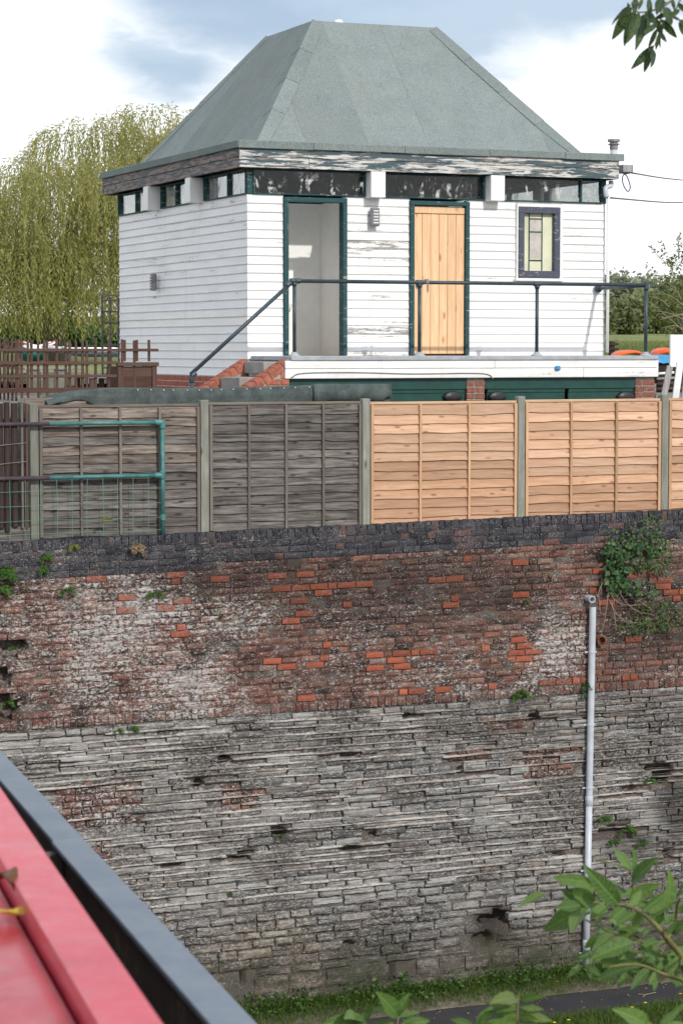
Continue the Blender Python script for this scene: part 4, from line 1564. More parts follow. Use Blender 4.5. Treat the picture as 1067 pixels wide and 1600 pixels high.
def lap_board(rng, L, h, wavy):
    """waney-edged lap board, leaning out at the bottom; local X along, origin at its middle"""
    n = max(8, int(L / .11))
    vs, fs = [], []
    sd = rng.random() * 60
    for i in range(n + 1):
        x = -L / 2 + L * i / n
        lo = -h / 2 - .012 + wavy * mnoise.noise(Vector((x * 2.6, sd, 0))) + wavy * .5 * mnoise.noise(Vector((x * 9, sd, 5)))
        hi = h / 2 + .006
        b = .004 * mnoise.noise(Vector((x * 2, sd, 9)))
        vs += [(x, -.030 + b, lo), (x, -.020 + b, lo), (x, .002, hi), (x, -.006 + b * .5, hi)]
    for i in range(n):
        a, c = i * 4, i * 4 + 4
        fs += [(a, c, c + 1, a + 1), (a + 1, c + 1, c + 2, a + 2), (a + 2, c + 2, c + 3, a + 3), (a + 3, c + 3, c, a)]
    fs += [(0, 1, 2, 3), (n * 4 + 3, n * 4 + 2, n * 4 + 1, n * 4)]
    return MB().add(vs, fs)


def fences():
    rng = random.Random(31)
    z0, ztopf = 5.47, 6.895
    old = empty('lap_fence', (8.5, FY, 5.45), 'weathered grey lap panel fence with silvery posts behind the teal railing', 'fence')
    new = empty('lap_fence', (13.4, FY, 5.45), 'fresh orange brown lap panel fence with green tinted posts', 'fence')
    for i in range(5):
        R = old if i < 2 else new
        a, b = POSTX[i] + .054, POSTX[i + 1] - .054
        L = b - a
        isn = i >= 2
        dz = [.0, .012, .0, .008, .012][i]
        trim = MT['larch_trim' if isn else 'old_trim']
        railm = MT['larch_rail' if isn else 'old_rail']
        tilt = [.006, .004, .0, .0, 0][i]
        pan = part('panel', MB().span((a, FY - .022, ztopf - .03 + dz), (b, FY + .022, ztopf + dz), .004), railm, R)
        nb = 13 if isn else 14
        h = (ztopf - .03 - z0) / nb
        for k in range(nb):
            z = ztopf - .03 + dz - (k + .5) * h
            if isn: m = 'larch' if (k < 6 or i == 3 and k < 8) and rng.random() < .9 else ('larch_dark' if rng.random() < .75 else 'larch')
            else: m = 'old_larch_brown' if (i == 0 and k < 6 and rng.random() < .7) else 'old_larch'
            ww = .014 if isn else .017
            o = link('board', lap_board(rng, L - .004, h, ww).mesh('board', MT[m]), pan, ((a + b) / 2, FY + rng.uniform(-.002, .002), z))
            o.rotation_euler = (0, rng.uniform(-.004, .004) + (rng.uniform(-.008, .008) if not isn else 0), 0)
        zc, zh = (z0 + ztopf - .03) / 2 + dz, (ztopf - .032 - z0)
        mids = [(a + .02)] + ([a + L * .335, a + L * .665] if isn else [a + L * .255, a + L * .5, a + L * .745]) + [b - .02]
        for x in mids:
            w = .036 if x in (mids[0], mids[-1]) else .03
            part('batten', MB().box((x + rng.uniform(-.006, .006) * (w == .03), FY - .041, zc), (w, .02, zh), .003), trim, pan)
            part('batten', MB().box((x, FY + .022, zc), (w, .018, zh), .003), trim, pan)
    for i, x in enumerate(POSTX):
        R = old if i < 2 else new
        h = [6.915, 6.935, 6.935, 6.945, 6.95, 6.95][i]
        mb = MB().span((x - .047, FY - .05, 5.3), (x + .047, FY + .045, h), .006)
        part('post', mb, MT['post_green'], R)


fences()


def dark_palings():
    rng = random.Random(4)
    R = empty('paling_fence', (6.0, 24.0, 5.45), 'dark brown half round paling fence at the left edge of the wall top', 'fence')
    x = 5.25
    while x < 6.40:
        w = rng.uniform(.066, .08)
        prof = [(-w / 2, 0), (-w * .4, -.018), (-w * .15, -.03), (w * .15, -.03), (w * .4, -.018), (w / 2, 0)]
        top = 6.93 + rng.uniform(-.02, .015)
        bot = 5.57 + rng.uniform(-.03, .03)
        vs = [(x + w / 2 + a, 24.02 + b, z) for z in (bot, top) for a, b in prof]
        fs = [tuple(range(5, -1, -1)), tuple(range(6, 12))] + [(k, (k + 1) % 6, (k + 1) % 6 + 6, k + 6) for k in range(6)]
        part('paling', MB().add(vs, fs), MT['dark_stain'], R)
        x += w + rng.uniform(.004, .02)
    for z in (5.8, 6.25, 6.7):
        part('rail', MB().span((5.2, 24.025, z), (6.5, 24.06, z + .06), .004), MT['dark_stain'], R)
    for xx, m in ((6.45, 'old_trim'), (6.50, 'brown_stain_up')):
        part('edge_strip', MB().span((xx, 23.99, 5.58), (xx + .024, 24.03, 6.92), .003), MT[m], R)
    part('gravel_board', MB().span((5.2, 24.03, 5.42), (6.55, 24.06, 5.60), .004), MT['old_larch'], R)


dark_palings()


def teal_rail():
    Y = 23.975
    R = empty('teal_railing', (7.2, Y, 5.45), 'teal painted tube railing with wire mesh below, old purple paint at its left end', 'railing')
    r = .0235
    xe = onY(254, 662, Y).x
    xs = onY(77, 662, Y).x
    for z, px in ((onY(100, 662, Y).z, 77), (onY(100, 746, Y).z, 75)):
        part('rail', MB().tube([(xs, Y, z), (xe - .02, Y, z)], r, 10), MT['teal_rail'], R, True)
        part('rail', MB().tube([(4.9, Y, z), (xs, Y, z)], r * .98, 10), MT['rust_rail'], R, True, label='rail end in worn purple brown paint')
    zt = onY(100, 662, Y).z
    part('post', MB().tube([(xe, Y, 5.4), (xe, Y, zt)], r, 10), MT['teal_rail'], R, True)
    zm = onY(100, 746, Y).z
    for p, ax in (((xe, Y, zt - .03), (0, 0, 1)), ((xe - .05, Y, zt), (1, 0, 0)), ((xe, Y, zm), (0, 0, 1)), ((xe - .05, Y, zm), (1, 0, 0))):
        part('clamp', MB().lathe(Vector(p) - Vector(ax) * .045, ax, [(0, r * 1.1), (.012, r * 1.4), (.085, r * 1.4), (.095, r * 1.1)], 10), MT['teal_rail'], R)
    part('end_cap', MB().lathe((xe, Y, zt - .02), (0, 0, 1), [(0, r * 1.35), (.035, r * 1.4), (.05, r * .9), (.053, 0)], 10), MT['teal_rail'], R)
    part('clamp', MB().lathe((xe, Y, 5.62), (0, 0, 1), [(0, r * 1.05), (.01, r * 1.3), (.06, r * 1.3), (.07, r * 1.05)], 10), MT['teal_rail'], R)
    rng = random.Random(9)
    x = xe - .17
    while x > 5.0:
        dx = rng.uniform(-.012, .012)
        part('wire', MB().tube([(x, Y - .012, zm - .02), (x + dx, Y - .018, 5.8), (x + dx * .4, Y - .01, 5.47)], .003, 5), MT['wire_green'], R)
        x -= .172
    for z in (5.98, 5.83, 5.66, 5.52):
        pts = [(xe - .02 - i * .3, Y - .018 + rng.uniform(-.004, .004), z + rng.uniform(-.012, .012)) for i in range(11)]
        part('wire', MB().tube(bez(pts, 3), .0027, 5), MT['wire_green'], R)
    # slack strands across the palings
    for z in (6.45, 6.25):
        pts = [(5.0 + i * .3, Y - .005, z - .05 * math.sin(i * .9)) for i in range(6)]
        part('wire', MB().tube(bez(pts, 3), .003, 5), MT['grey_metal'], R)


teal_rail()


# ------------------------------------------------------------------ felt edged shed behind the fence
def shed():
    rng = random.Random(17)
    Y = 24.62
    R = empty('felt_roofed_shed', (9.0, 25.0, 5.3), 'low shed with a sagging dark green felt roof edge behind the grey fence', 'shed')
    top = [(72, 626), (110, 616), (135, 610), (165, 607), (200, 606), (260, 607), (320, 607), (400, 605), (490, 602), (560, 602), (608, 602)]
    bot = [(72, 632), (110, 626), (118, 624), (130, 624), (150, 634), (200, 637), (250, 635), (320, 630), (400, 629), (490, 627), (608, 627)]
    def interp(tab, px):
        for (a, b), (c, d) in zip(tab, tab[1:]):
            if px <= c: return b + (d - b) * (px - a) / (c - a)
        return tab[-1][1]
    vs, fs = [], []
    N = 80
    for i in range(N + 1):
        px = 72 + (608 - 72) * i / N
        w = .010 * mnoise.noise(Vector((px * .03, 1, 0))) + .008 * mnoise.noise(Vector((px * .11, 4, 0)))
        curl = .05 * max(0, (140 - px) / 70)
        a, b = onY(px, interp(top, px), Y), onY(px, interp(bot, px) + 1.5 * mnoise.noise(Vector((px * .06, 2, 0))), Y)
        zt = a.z + .004 * mnoise.noise(Vector((px * .08, 8, 0)))
        vs += [(a.x, Y + .75, zt - .02), (a.x, Y + .02, zt + .004), (a.x, Y - .012, zt - .008), (a.x, Y - .02 - w - curl, (zt + b.z) / 2), (b.x, Y - .014 - w * 1.3 - curl * 1.4, b.z), (b.x, Y - .006 - w - curl, b.z), (a.x, Y - .004, zt - .02), (a.x, Y + .75, zt - .03)]
    for i in range(N):
        for k in range(8):
            fs.append((i * 8 + k, (i + 1) * 8 + k, (i + 1) * 8 + (k + 1) % 8, i * 8 + (k + 1) % 8))
    part('roof_felt', MB().add(vs, fs), MT['felt_dark'], R)
    vs, fs = [], []
    n = 16
    for i in range(n + 1):
        px = 488 + (609 - 488) * i / n
        b = 625 + (3 if i % 5 else 5) * (1 if i < 3 else .2) - (7 if i >= n - 1 else 0)
        a, c = onY(px, 599.5, Y), onY(px, b, Y)
        w = .012 * mnoise.noise(Vector((px * .05, 3, 3)))
        for q in (-.052 - w, -.046 - w):
            vs += [(a.x, Y + q + .015, a.z), (a.x, Y + q, (a.z + c.z) / 2), (c.x, Y + q - .008 - (.02 if i >= n - 2 else 0), c.z)]
    for i in range(n):
        a, b = i * 6, i * 6 + 6
        fs += [(a, b, b + 1, a + 1), (a + 1, b + 1, b + 2, a + 2), (a + 3, a + 4, b + 4, b + 3), (a + 4, a + 5, b + 5, b + 4), (a, a + 3, b + 3, b), (a + 2, b + 2, b + 5, a + 5)]
    fs += [(0, 1, 4, 3), (1, 2, 5, 4), (n * 6, n * 6 + 3, n * 6 + 4, n * 6 + 1), (n * 6 + 1, n * 6 + 4, n * 6 + 5, n * 6 + 2)]
    part('felt_patch', MB().add(vs, fs), MT['felt_dark'], R, True)
    # loose flap under the patch
    a, b = onY(555, 627, Y - .05), onY(592, 633, Y - .05)
    part('felt_flap', MB().add([(a.x, Y - .06, a.z), (b.x + .04, Y - .06, a.z), (b.x, Y - .09, b.z), (b.x - .12, Y - .09, b.z + .01), (a.x, Y - .055, a.z), (b.x + .04, Y - .055, a.z), (b.x, Y - .085, b.z), (b.x - .12, Y - .085, b.z + .01)],
                               [(0, 1, 2, 3), (7, 6, 5, 4), (0, 4, 5, 1), (1, 5, 6, 2), (2, 6, 7, 3), (3, 7, 4, 0)]), MT['felt_dark'], R)
    # clout nails
    nm = MB().lathe((0, 0, 0), (0, -1, 0), [(0, .006), (.004, .006), (.006, 0)], 6).mesh('nail', MT['white_plain'])
    for px in range(215, 600, 19):
        p = onY(px + rng.uniform(-3, 3), interp(top, px) + 2.5, Y - .02)
        link('nail', nm, R, (p.x, Y - .03, p.z))
    # timber showing where the felt has torn back, boards below
    a, b = onY(128, 634, Y), onY(166, 618, Y)
    x0 = onY(40, 620, Y).x
    part('edge_board', MB().span((x0, Y + .03, 6.80), (11.0, Y + .055, 6.96), .004), MT['old_rail'], R)
    part('edge_board', MB().span((onY(92, 620, Y).x, Y - .01, 6.83), (onY(135, 620, Y).x, Y + .012, 6.925), .004), MT['old_larch_brown'], R)
    for k in range(9):
        part('board', MB().span((6.8, Y + .03 - .001 * (k % 2), 6.795 - .16 * (k + 1)), (11.0, Y + .05, 6.79 - .16 * k), .004), MT['old_larch'], R)
    part('end_wall', MB().span((6.78, Y + .052, 5.3), (6.80, 25.36, 6.9)), MT['old_larch'], R)
    part('end_wall', MB().span((11.0, Y + .052, 5.3), (11.02, 25.36, 6.95)), MT['old_larch'], R)


shed()


# ------------------------------------------------------------------ trellis, planter and clutter on the terrace
def trellis():
    rng = random.Random(12)
    R = empty('brown_trellis', (7.4, 25.7, 6.9), 'brown stained square trellis at the left of the building', 'trellis')
    Y = 25.7
    def up(px, y0, y1, Yp, w=.03):
        a, b = onY(px, y0, Yp), onY(px, y1, Yp)
        part('lath', MB().span((a.x - w / 2, Yp - .01, b.z), (a.x + w / 2, Yp + .01, a.z), .003), MT['brown_stain_up'], R)
    def rail(p0, p1, y, Yp, w=.034):
        a, b = onY(p0, y, Yp), onY(p1, y, Yp)
        z = a.z
        part('rail', MB().span((a.x, Yp - .032, z - w / 2), (b.x, Yp - .0115, z + w / 2), .003), MT['brown_stain'], R)
    for i in range(-3, 10):
        up(29 + i * 20.2 + rng.uniform(-.8, .8), 531 + rng.uniform(-1, 1), 606, Y)
    for px in (195, 214, 233): up(px, 531, 564.5, Y)
    rail(-60, 247, 547, Y)
    rail(-60, 182, 567.5, Y)
    rail(-60, 182, 588.5, Y)
    part('base_beam', MB().span((onY(-60, 605, Y).x, Y - .05, onY(0, 614, Y).z), (onY(182, 605, Y).x, Y + .05, onY(0, 606.5, Y).z), .005), MT['brown_stain'], R)
    # second run further back and the return along the left side
    R2 = empty('brown_trellis', (7.2, 27.3, 6.9), 'second brown trellis seen through the front one, set further back', 'trellis')
    Y2 = 27.3
    for px in (19.5, 34, 44, 60, 74, 103, 119, 136):
        a, b = onY(px, 533 + rng.uniform(-1, 1), Y2), onY(px, 602, Y2)
        part('lath', MB().span((a.x - .014, Y2 - .01, 6.9), (a.x + .014, Y2 + .01, a.z), .003), MT['brown_stain_up'], R2)
    for y in (548, 569):
        a, b = onY(15, y, Y2), onY(140, y, Y2)
        part('rail', MB().span((a.x, Y2 - .03, a.z - .015), (b.x, Y2 - .0115, a.z + .015), .003), MT['brown_stain'], R2)
    R3 = empty('brown_trellis', (6.75, 26.6, 6.9), 'brown trellis return seen almost edge on at the left edge of the view', 'trellis')
    xr = onY(3, 560, 26.6).x
    for i in range(8):
        y = 25.95 + i * .18
        part('lath', MB().span((xr - .01, y - .014, 6.9), (xr + .01, y + .014, 7.62), .003), MT['brown_stain_up'], R3)
    for z in (7.1, 7.3, 7.5):
        part('rail', MB().span((xr + .0115, 25.9, z - .015), (xr + .03, 27.28, z + .015), .003), MT['brown_stain'], R3)
    # planter box
    P = empty('planter_box', (8.2, 25.8, 6.9), 'brown boarded planter box at the right end of the trellis', 'planter')
    a, b = onY(184, 566, Y), onY(245, 612, Y)
    D = .45
    zt, z0 = a.z, b.z
    def pc(n, p, q, m): part(n, MB().span(p, q, .004), MT[m], P)
    pc('corner_post', (a.x, Y - .02, 6.9), (a.x + .055, Y + .035, zt - .045), 'brown_stain_up')
    pc('corner_post', (b.x - .055, Y - .02, 6.9), (b.x, Y + .035, zt - .045), 'brown_stain_up')
    pc('top_rail', (a.x - .01, Y - .04, zt - .044), (b.x + .02, Y + .04, zt - .0), 'brown_stain')
    zz = [6.9, 7.02, 7.17, zt - .047]
    for z1, z2 in zip(zz, zz[1:]):
        pc('board', (a.x + .057, Y - .004, z1 + .002), (b.x - .057, Y + .02, z2 - .002), 'brown_stain')
    pc('side_board', (b.x - .03, Y + .042, 6.9), (b.x - .005, Y + D, zt - .047), 'brown_stain')
    pc('side_board', (a.x + .005, Y + .042, 6.9), (a.x + .03, Y + D, zt - .047), 'brown_stain')
    # narrow grey trellis by the far corner of the building
    G = empty('grey_trellis', (10.0, 32.7, 6.9), 'narrow weathered grey trellis standing at the far left corner of the building', 'trellis')
    Yg = 32.75
    a, b = onY(160, 463, Yg), onY(187, 600, Yg)
    for i in range(4):
        x = a.x + (b.x - a.x + .12) * i / 3
        part('lath', MB().span((x - .014, Yg - .01, 6.9), (x + .014, Yg + .01, a.z - .01 * i), .003), MT['grey_slat'], G)
    for k in range(9):
        z = a.z - .06 - k * .165
        part('rail', MB().span((a.x - .02, Yg - .03, z - .012), (b.x + .14, Yg - .0115, z + .012), .003), MT['grey_slat'], G)
    part('cap', MB().span((a.x - .03, Yg - .03, a.z + .002), (b.x + .15, Yg + .02, a.z + .03), .003), MT['grey_timber'], G)
    # low boarded bins and a tilted table top beyond the trellis
    Bn = empty('board_bin', (7.6, 29.2, 6.9), 'low grey green boarded bin beyond the trellis', 'bin')
    Yb = 29.0
    a, b = onY(42, 578, Yb), onY(128, 600, Yb)
    for i in range(4):
        x0 = a.x + (b.x - a.x) * i / 4
        part('board', MB().span((x0 + .004, Yb, 6.9), (x0 + (b.x - a.x) / 4 - .004, Yb + .03, a.z - .03 * (i % 2)), .004), MT['grey_box'], Bn)
    part('lid', MB().span((a.x - .03, Yb - .03, a.z + .002), (b.x + .03, Yb + .8, a.z + .03), .004), MT['grey_timber'], Bn)
    T = empty('garden_table', (8.6, 28.3, 6.9), 'grey topped table between the trellis and the white building', 'table')
    a, b = onY(132, 590, 28.2), onY(184, 584, 28.2)
    for i in range(4):
        part('slat', MB().span((a.x, 28.0 + i * .2, 7.13), (b.x, 28.19 + i * .2, 7.16), .004), MT['grey_timber'], T)
    for x in (a.x + .06, b.x - .06):
        for y in (28.06, 28.7):
            part('leg', MB().span((x - .03, y - .03, 6.9), (x + .03, y + .03, 7.128), .004), MT['brown_stain_up'], T)


trellis()


def hull(name, px0, px1, py, Y, mat, label, deep=.22, wid=.7, flip=False, group=None, cabin=None):
    """small boat or canoe: lofted hull lying along X, its top edge at the given height"""
    a, b = onY(px0, py, Y), onY(px1, py, Y)
    L = b.x - a.x
    c = (a + b) / 2
    R = empty(name, (c.x, Y, c.z - deep), label, 'boat', group)
    n, m = 14, 6
    vs, fs = [], []
    for i in range(n + 1):
        t = i / n
        w = wid / 2 * max(.03, math.sin(math.pi * (.04 + .92 * t)) ** .6)
        sh = .10 * (2 * t - 1) ** 2
        for k in range(m + 1):
            ang = math.pi * k / m
            s = -1 if not flip else 1
            vs.append((a.x + L * t, Y - w * math.cos(ang), (c.z + s * -1 * 0 + sh * (-s)) + s * deep * math.sin(ang) ** .7))
    for i in range(n):
        for k in range(m):
            q = i * (m + 1) + k
            fs.append((q, q + m + 1, q + m + 2, q + 1))
        fs.append((i * (m + 1), i * (m + 1) + m, (i + 1) * (m + 1) + m, (i + 1) * (m + 1)))
    fs += [tuple(range(m + 1)), tuple(range(n * (m + 1), (n + 1) * (m + 1)))]
    part('hull', MB().add(vs, fs), MT[mat], R, True)
    for yy in ((-1, 1) if not flip else ()):
        pts = []
        for i in range(1, n):
            t = i / n
            w = wid / 2 * max(.03, math.sin(math.pi * (.04 + .92 * t)) ** .6)
            pts.append((a.x + L * t, Y + yy * w, c.z + .10 * (2 * t - 1) ** 2 * (1 if not flip else -1)))
        part('gunwale', MB().tube(pts, .018, 6), MT['white_sheet'], R, True)
    if cabin:
        part('cabin', MB().span((a.x + L * .25, Y - wid * .33, c.z - .02), (a.x + L * .7, Y + wid * .33, c.z + cabin), .05), MT['white_sheet'], R)
    return R


def clutter():
    hull('moored_boat', 28, 74, 548, 37.4, 'green_boat', 'small green moored boat seen through the left trellis', .2, .9, cabin=.1)
    hull('moored_boat', 80, 215, 549, 38.6, 'white_sheet', 'long low white moored boat seen through the trellis beside the building', .10, 1.2, cabin=.07)
    hull('canoe', 30, 88, 541, 39.8, 'orange_boat', 'orange boat hull glimpsed beyond the left trellis', .06, .6)
    hull('canoe', 956, 1003, 551, 35.5, 'orange_boat', 'upturned orange canoe hull by the field, nearer the building', .05, .6, True)
    hull('canoe', 1019, 1052, 550, 35.5, 'orange_boat', 'upturned orange canoe hull half hidden behind the white panel', .08, .6, True)
    # blue sheet, white panel, leaning timbers at the right edge
    a, b = onY(1024, 556, 34.6), onY(1062, 567, 34.6)
    T = empty('canoe_rack', ((a.x + b.x) / 2, 34.9, 6.9), 'dark rack under a blue sheet at the right edge', 'rack')
    vs, fs = [], []
    for i in range(9):
        x = a.x + (b.x - a.x) * i / 8
        s = .02 * mnoise.noise(Vector((i * .7, 0, 0)))
        vs += [(x, 34.55, b.z + s), (x, 34.6, a.z + s), (x, 35.2, a.z + .02 - s), (x, 35.22, b.z)]
    for i in range(8):
        for k in range(3): fs.append((i * 4 + k, i * 4 + 4 + k, i * 4 + 5 + k, i * 4 + 1 + k))
    part('sheet', MB().add(vs, fs), MT['blue_tarp'], T, True)
    part('rack_body', MB().span((a.x + .03, 34.62, 6.9), (b.x - .03, 35.15, b.z + .02), .01), MT['dark_void'], T)
    a, b = onY(1047, 523, 30.5), onY(1098, 581, 30.5)
    P = empty('white_board', ((a.x + b.x) / 2, 30.5, 6.9), 'plain white upright panel at the right edge behind the fence', 'panel')
    part('panel', MB().span((a.x, 30.5, b.z), (b.x, 30.54, a.z), .004), MT['white_sheet'], P)
    part('leg', MB().span((a.x + .1, 30.55, 6.9), (a.x + .16, 30.6, a.z - .1), .004), MT['grey_timber'], P)
    part('leg', MB().span((b.x - .16, 30.55, 6.9), (b.x - .1, 30.6, a.z - .1), .004), MT['grey_timber'], P)
    TB = 26.2
    items = [((1046, 572), (1032, 640), .09, 'grey_timber', 'leftmost grey plank leaning beside the deck'), ((1062, 566), (1052, 640), .10, 'white_mid', 'white flaking plank leaning to the right of the grey one'), ((1072, 580), (1066, 640), .08, 'grey_timber', 'grey plank leaning at the extreme right edge above the fence')]
    for (p, q, w, m, lab) in items:
        a, b = onY(*p, TB), onY(*q, TB + .0)
        d = (a - b)
        L = d.length
        rot = Matrix.Rotation(math.atan2(d.x, d.z), 3, 'Y')
        o = part('leaning_plank', MB().box((a + b) / 2, (w, .022, L), .004, rot=rot), MT[m], None)
        tag(o, lab, 'plank', 'planks leaning by the deck')
    PR = empty('pole_rack', (16.0, 27.4, 5.3), 'rack of thin pale poles and dark timbers right of the deck', 'rack')
    for i, (y, m) in enumerate(((584, 'white_plain'), (592, 'grey_timber'), (600, 'brown_stain'), (608, 'brown_stain'), (614, 'dark_stain'))):
        a, b = onY(1026, y, 27.4 + i * .05), onY(1052 + i * 6, y - 2, 27.4 + i * .05)
        part('pole', MB().tube([a, b], .018 + .006 * (i > 1), 7), MT[m], PR, True)
    for px in (1031, 1060):
        a = onY(px, 578, 27.6)
        part('upright', MB().span((a.x - .025, 27.62, 5.3), (a.x + .025, 27.66, a.z), .004), MT['dark_stain'], PR)
    part('back_board', MB().span((onY(1026, 600, 27.7).x, 27.7, 5.3), (onY(1080, 600, 27.7).x, 27.73, 7.25), .004), MT['dark_void'], PR)
    # small post and rail by the field
    G = empty('field_post', (18.0, 42.0, 7.0), 'short dark post with crossbars at the field edge beside the building', 'post')
    a = onY(955, 533, 42.0)
    part('upright', MB().span((a.x - .05, 41.95, 6.8), (a.x + .05, 42.05, a.z), .006), MT['dark_stain'], G)
    for dz in (.06, .16):
        part('crossbar', MB().span((a.x - .14, 41.91, a.z - dz - .03), (a.x + .12, 41.948, a.z - dz + .02), .004), MT['dark_stain'], G)
    # overhead cables
    a = onY(985, 270, 27.3)
    b = atD(1100, 280.5, 60)
    tag(part('overhead_cable', MB().tube(bez([a, a.lerp(b, .3) + Vector((0, 0, -.04)), a.lerp(b, .7) + Vector((0, 0, -.05)), b, b.lerp(a, -.5)], 6), .011, 5), MT['wire'], None, True), 'upper thin cable running off right from the timber block under the eaves', 'cable')
    a = onY(945, 308.5, 27.1)
    b = atD(1100, 314.5, 60)
    tag(part('overhead_cable', MB().tube(bez([a, a.lerp(b, .5) + Vector((0, 0, -.05)), b, b.lerp(a, -.5)], 8), .012, 5), MT['wire'], None, True), 'lower thin cable running off right from the downpipe', 'cable')
    pts = [(985, 270), (973, 274), (973, 288), (980, 299), (984, 292), (979, 276), (972, 270)]
    tag(part('cable_loop', MB().tube(bez([onY(x, y, 27.28 - .01 * i) for i, (x, y) in enumerate(pts)], 6), .008, 5), MT['wire'], None, True), 'loose loop of cable hanging under the timber block at the eaves', 'cable')
    # downpipe on the retaining wall, with sockets and clips
    D = empty('downpipe', (13.3, WY - .05, 0.1), 'long grey white plastic downpipe fixed to the right part of the old wall', 'pipe')
    a, b = onY(925.5, 948, WY - .06), onY(915, 1512, WY - .06)
    def on(t): return a.lerp(b, t)
    part('pipe_length', MB().tube([on(0), on(.53)], .0415, 14, caps=False), MT['plastic_grey'], D, True)
    part('pipe_length', MB().tube([on(0), on(.02)], .036, 14, caps=True), MT['black_plastic'], D, True)  # short black plug painted in as the dark bore of the open pipe
    part('pipe_length', MB().tube([on(.535), on(1)], .0405, 14), MT['plastic_grey'], D, True)
    for t, big in ((.535, 1), (.935, 1)):
        c = on(t)
        part('socket', MB().lathe(c + Vector((0, 0, -.06)), (0, 0, 1), [(0, .042), (.005, .048), (.11, .048), (.12, .042)], 14), MT['plastic_grey'], D, True)
    for t in (.125, .325, .5, .73, .96):
        c = on(t)
        mb = MB().lathe(c + Vector((0, 0, -.012)), (0, 0, 1), [(0, .0425), (.002, .047), (.022, .047), (.024, .0425)], 14)
        mb.box(c + Vector((-.055, .03, 0)), (.05, .012, .022), .003).box(c + Vector((.055, .03, 0)), (.05, .012, .022), .003)
        part('clip', mb, MT['plastic_grey'], D)
    def stub(name, px, py, r, ln, mat, lab, seg=16):
        c = onY(px, py, WY - ln)
        mb = MB()
        mb.lathe((c.x, WY + .05, c.z), (0, -1, -.04), [(0, r), (ln + .05, r), (ln + .05, r * .78), (.01, r * .76)], seg)
        o = part(name, mb, MT[mat], None, False)
        tag(o, lab, 'pipe')
        return o
    stub('clay_pipe', 940, 1001, .062, .07, 'terracotta', 'short open clay drain pipe poking out of the wall right of the downpipe')
    stub('plastic_pipe', 925, 936, .042, .10, 'plastic_grey', 'short open plastic pipe end poking from the wall above the downpipe')


clutter()


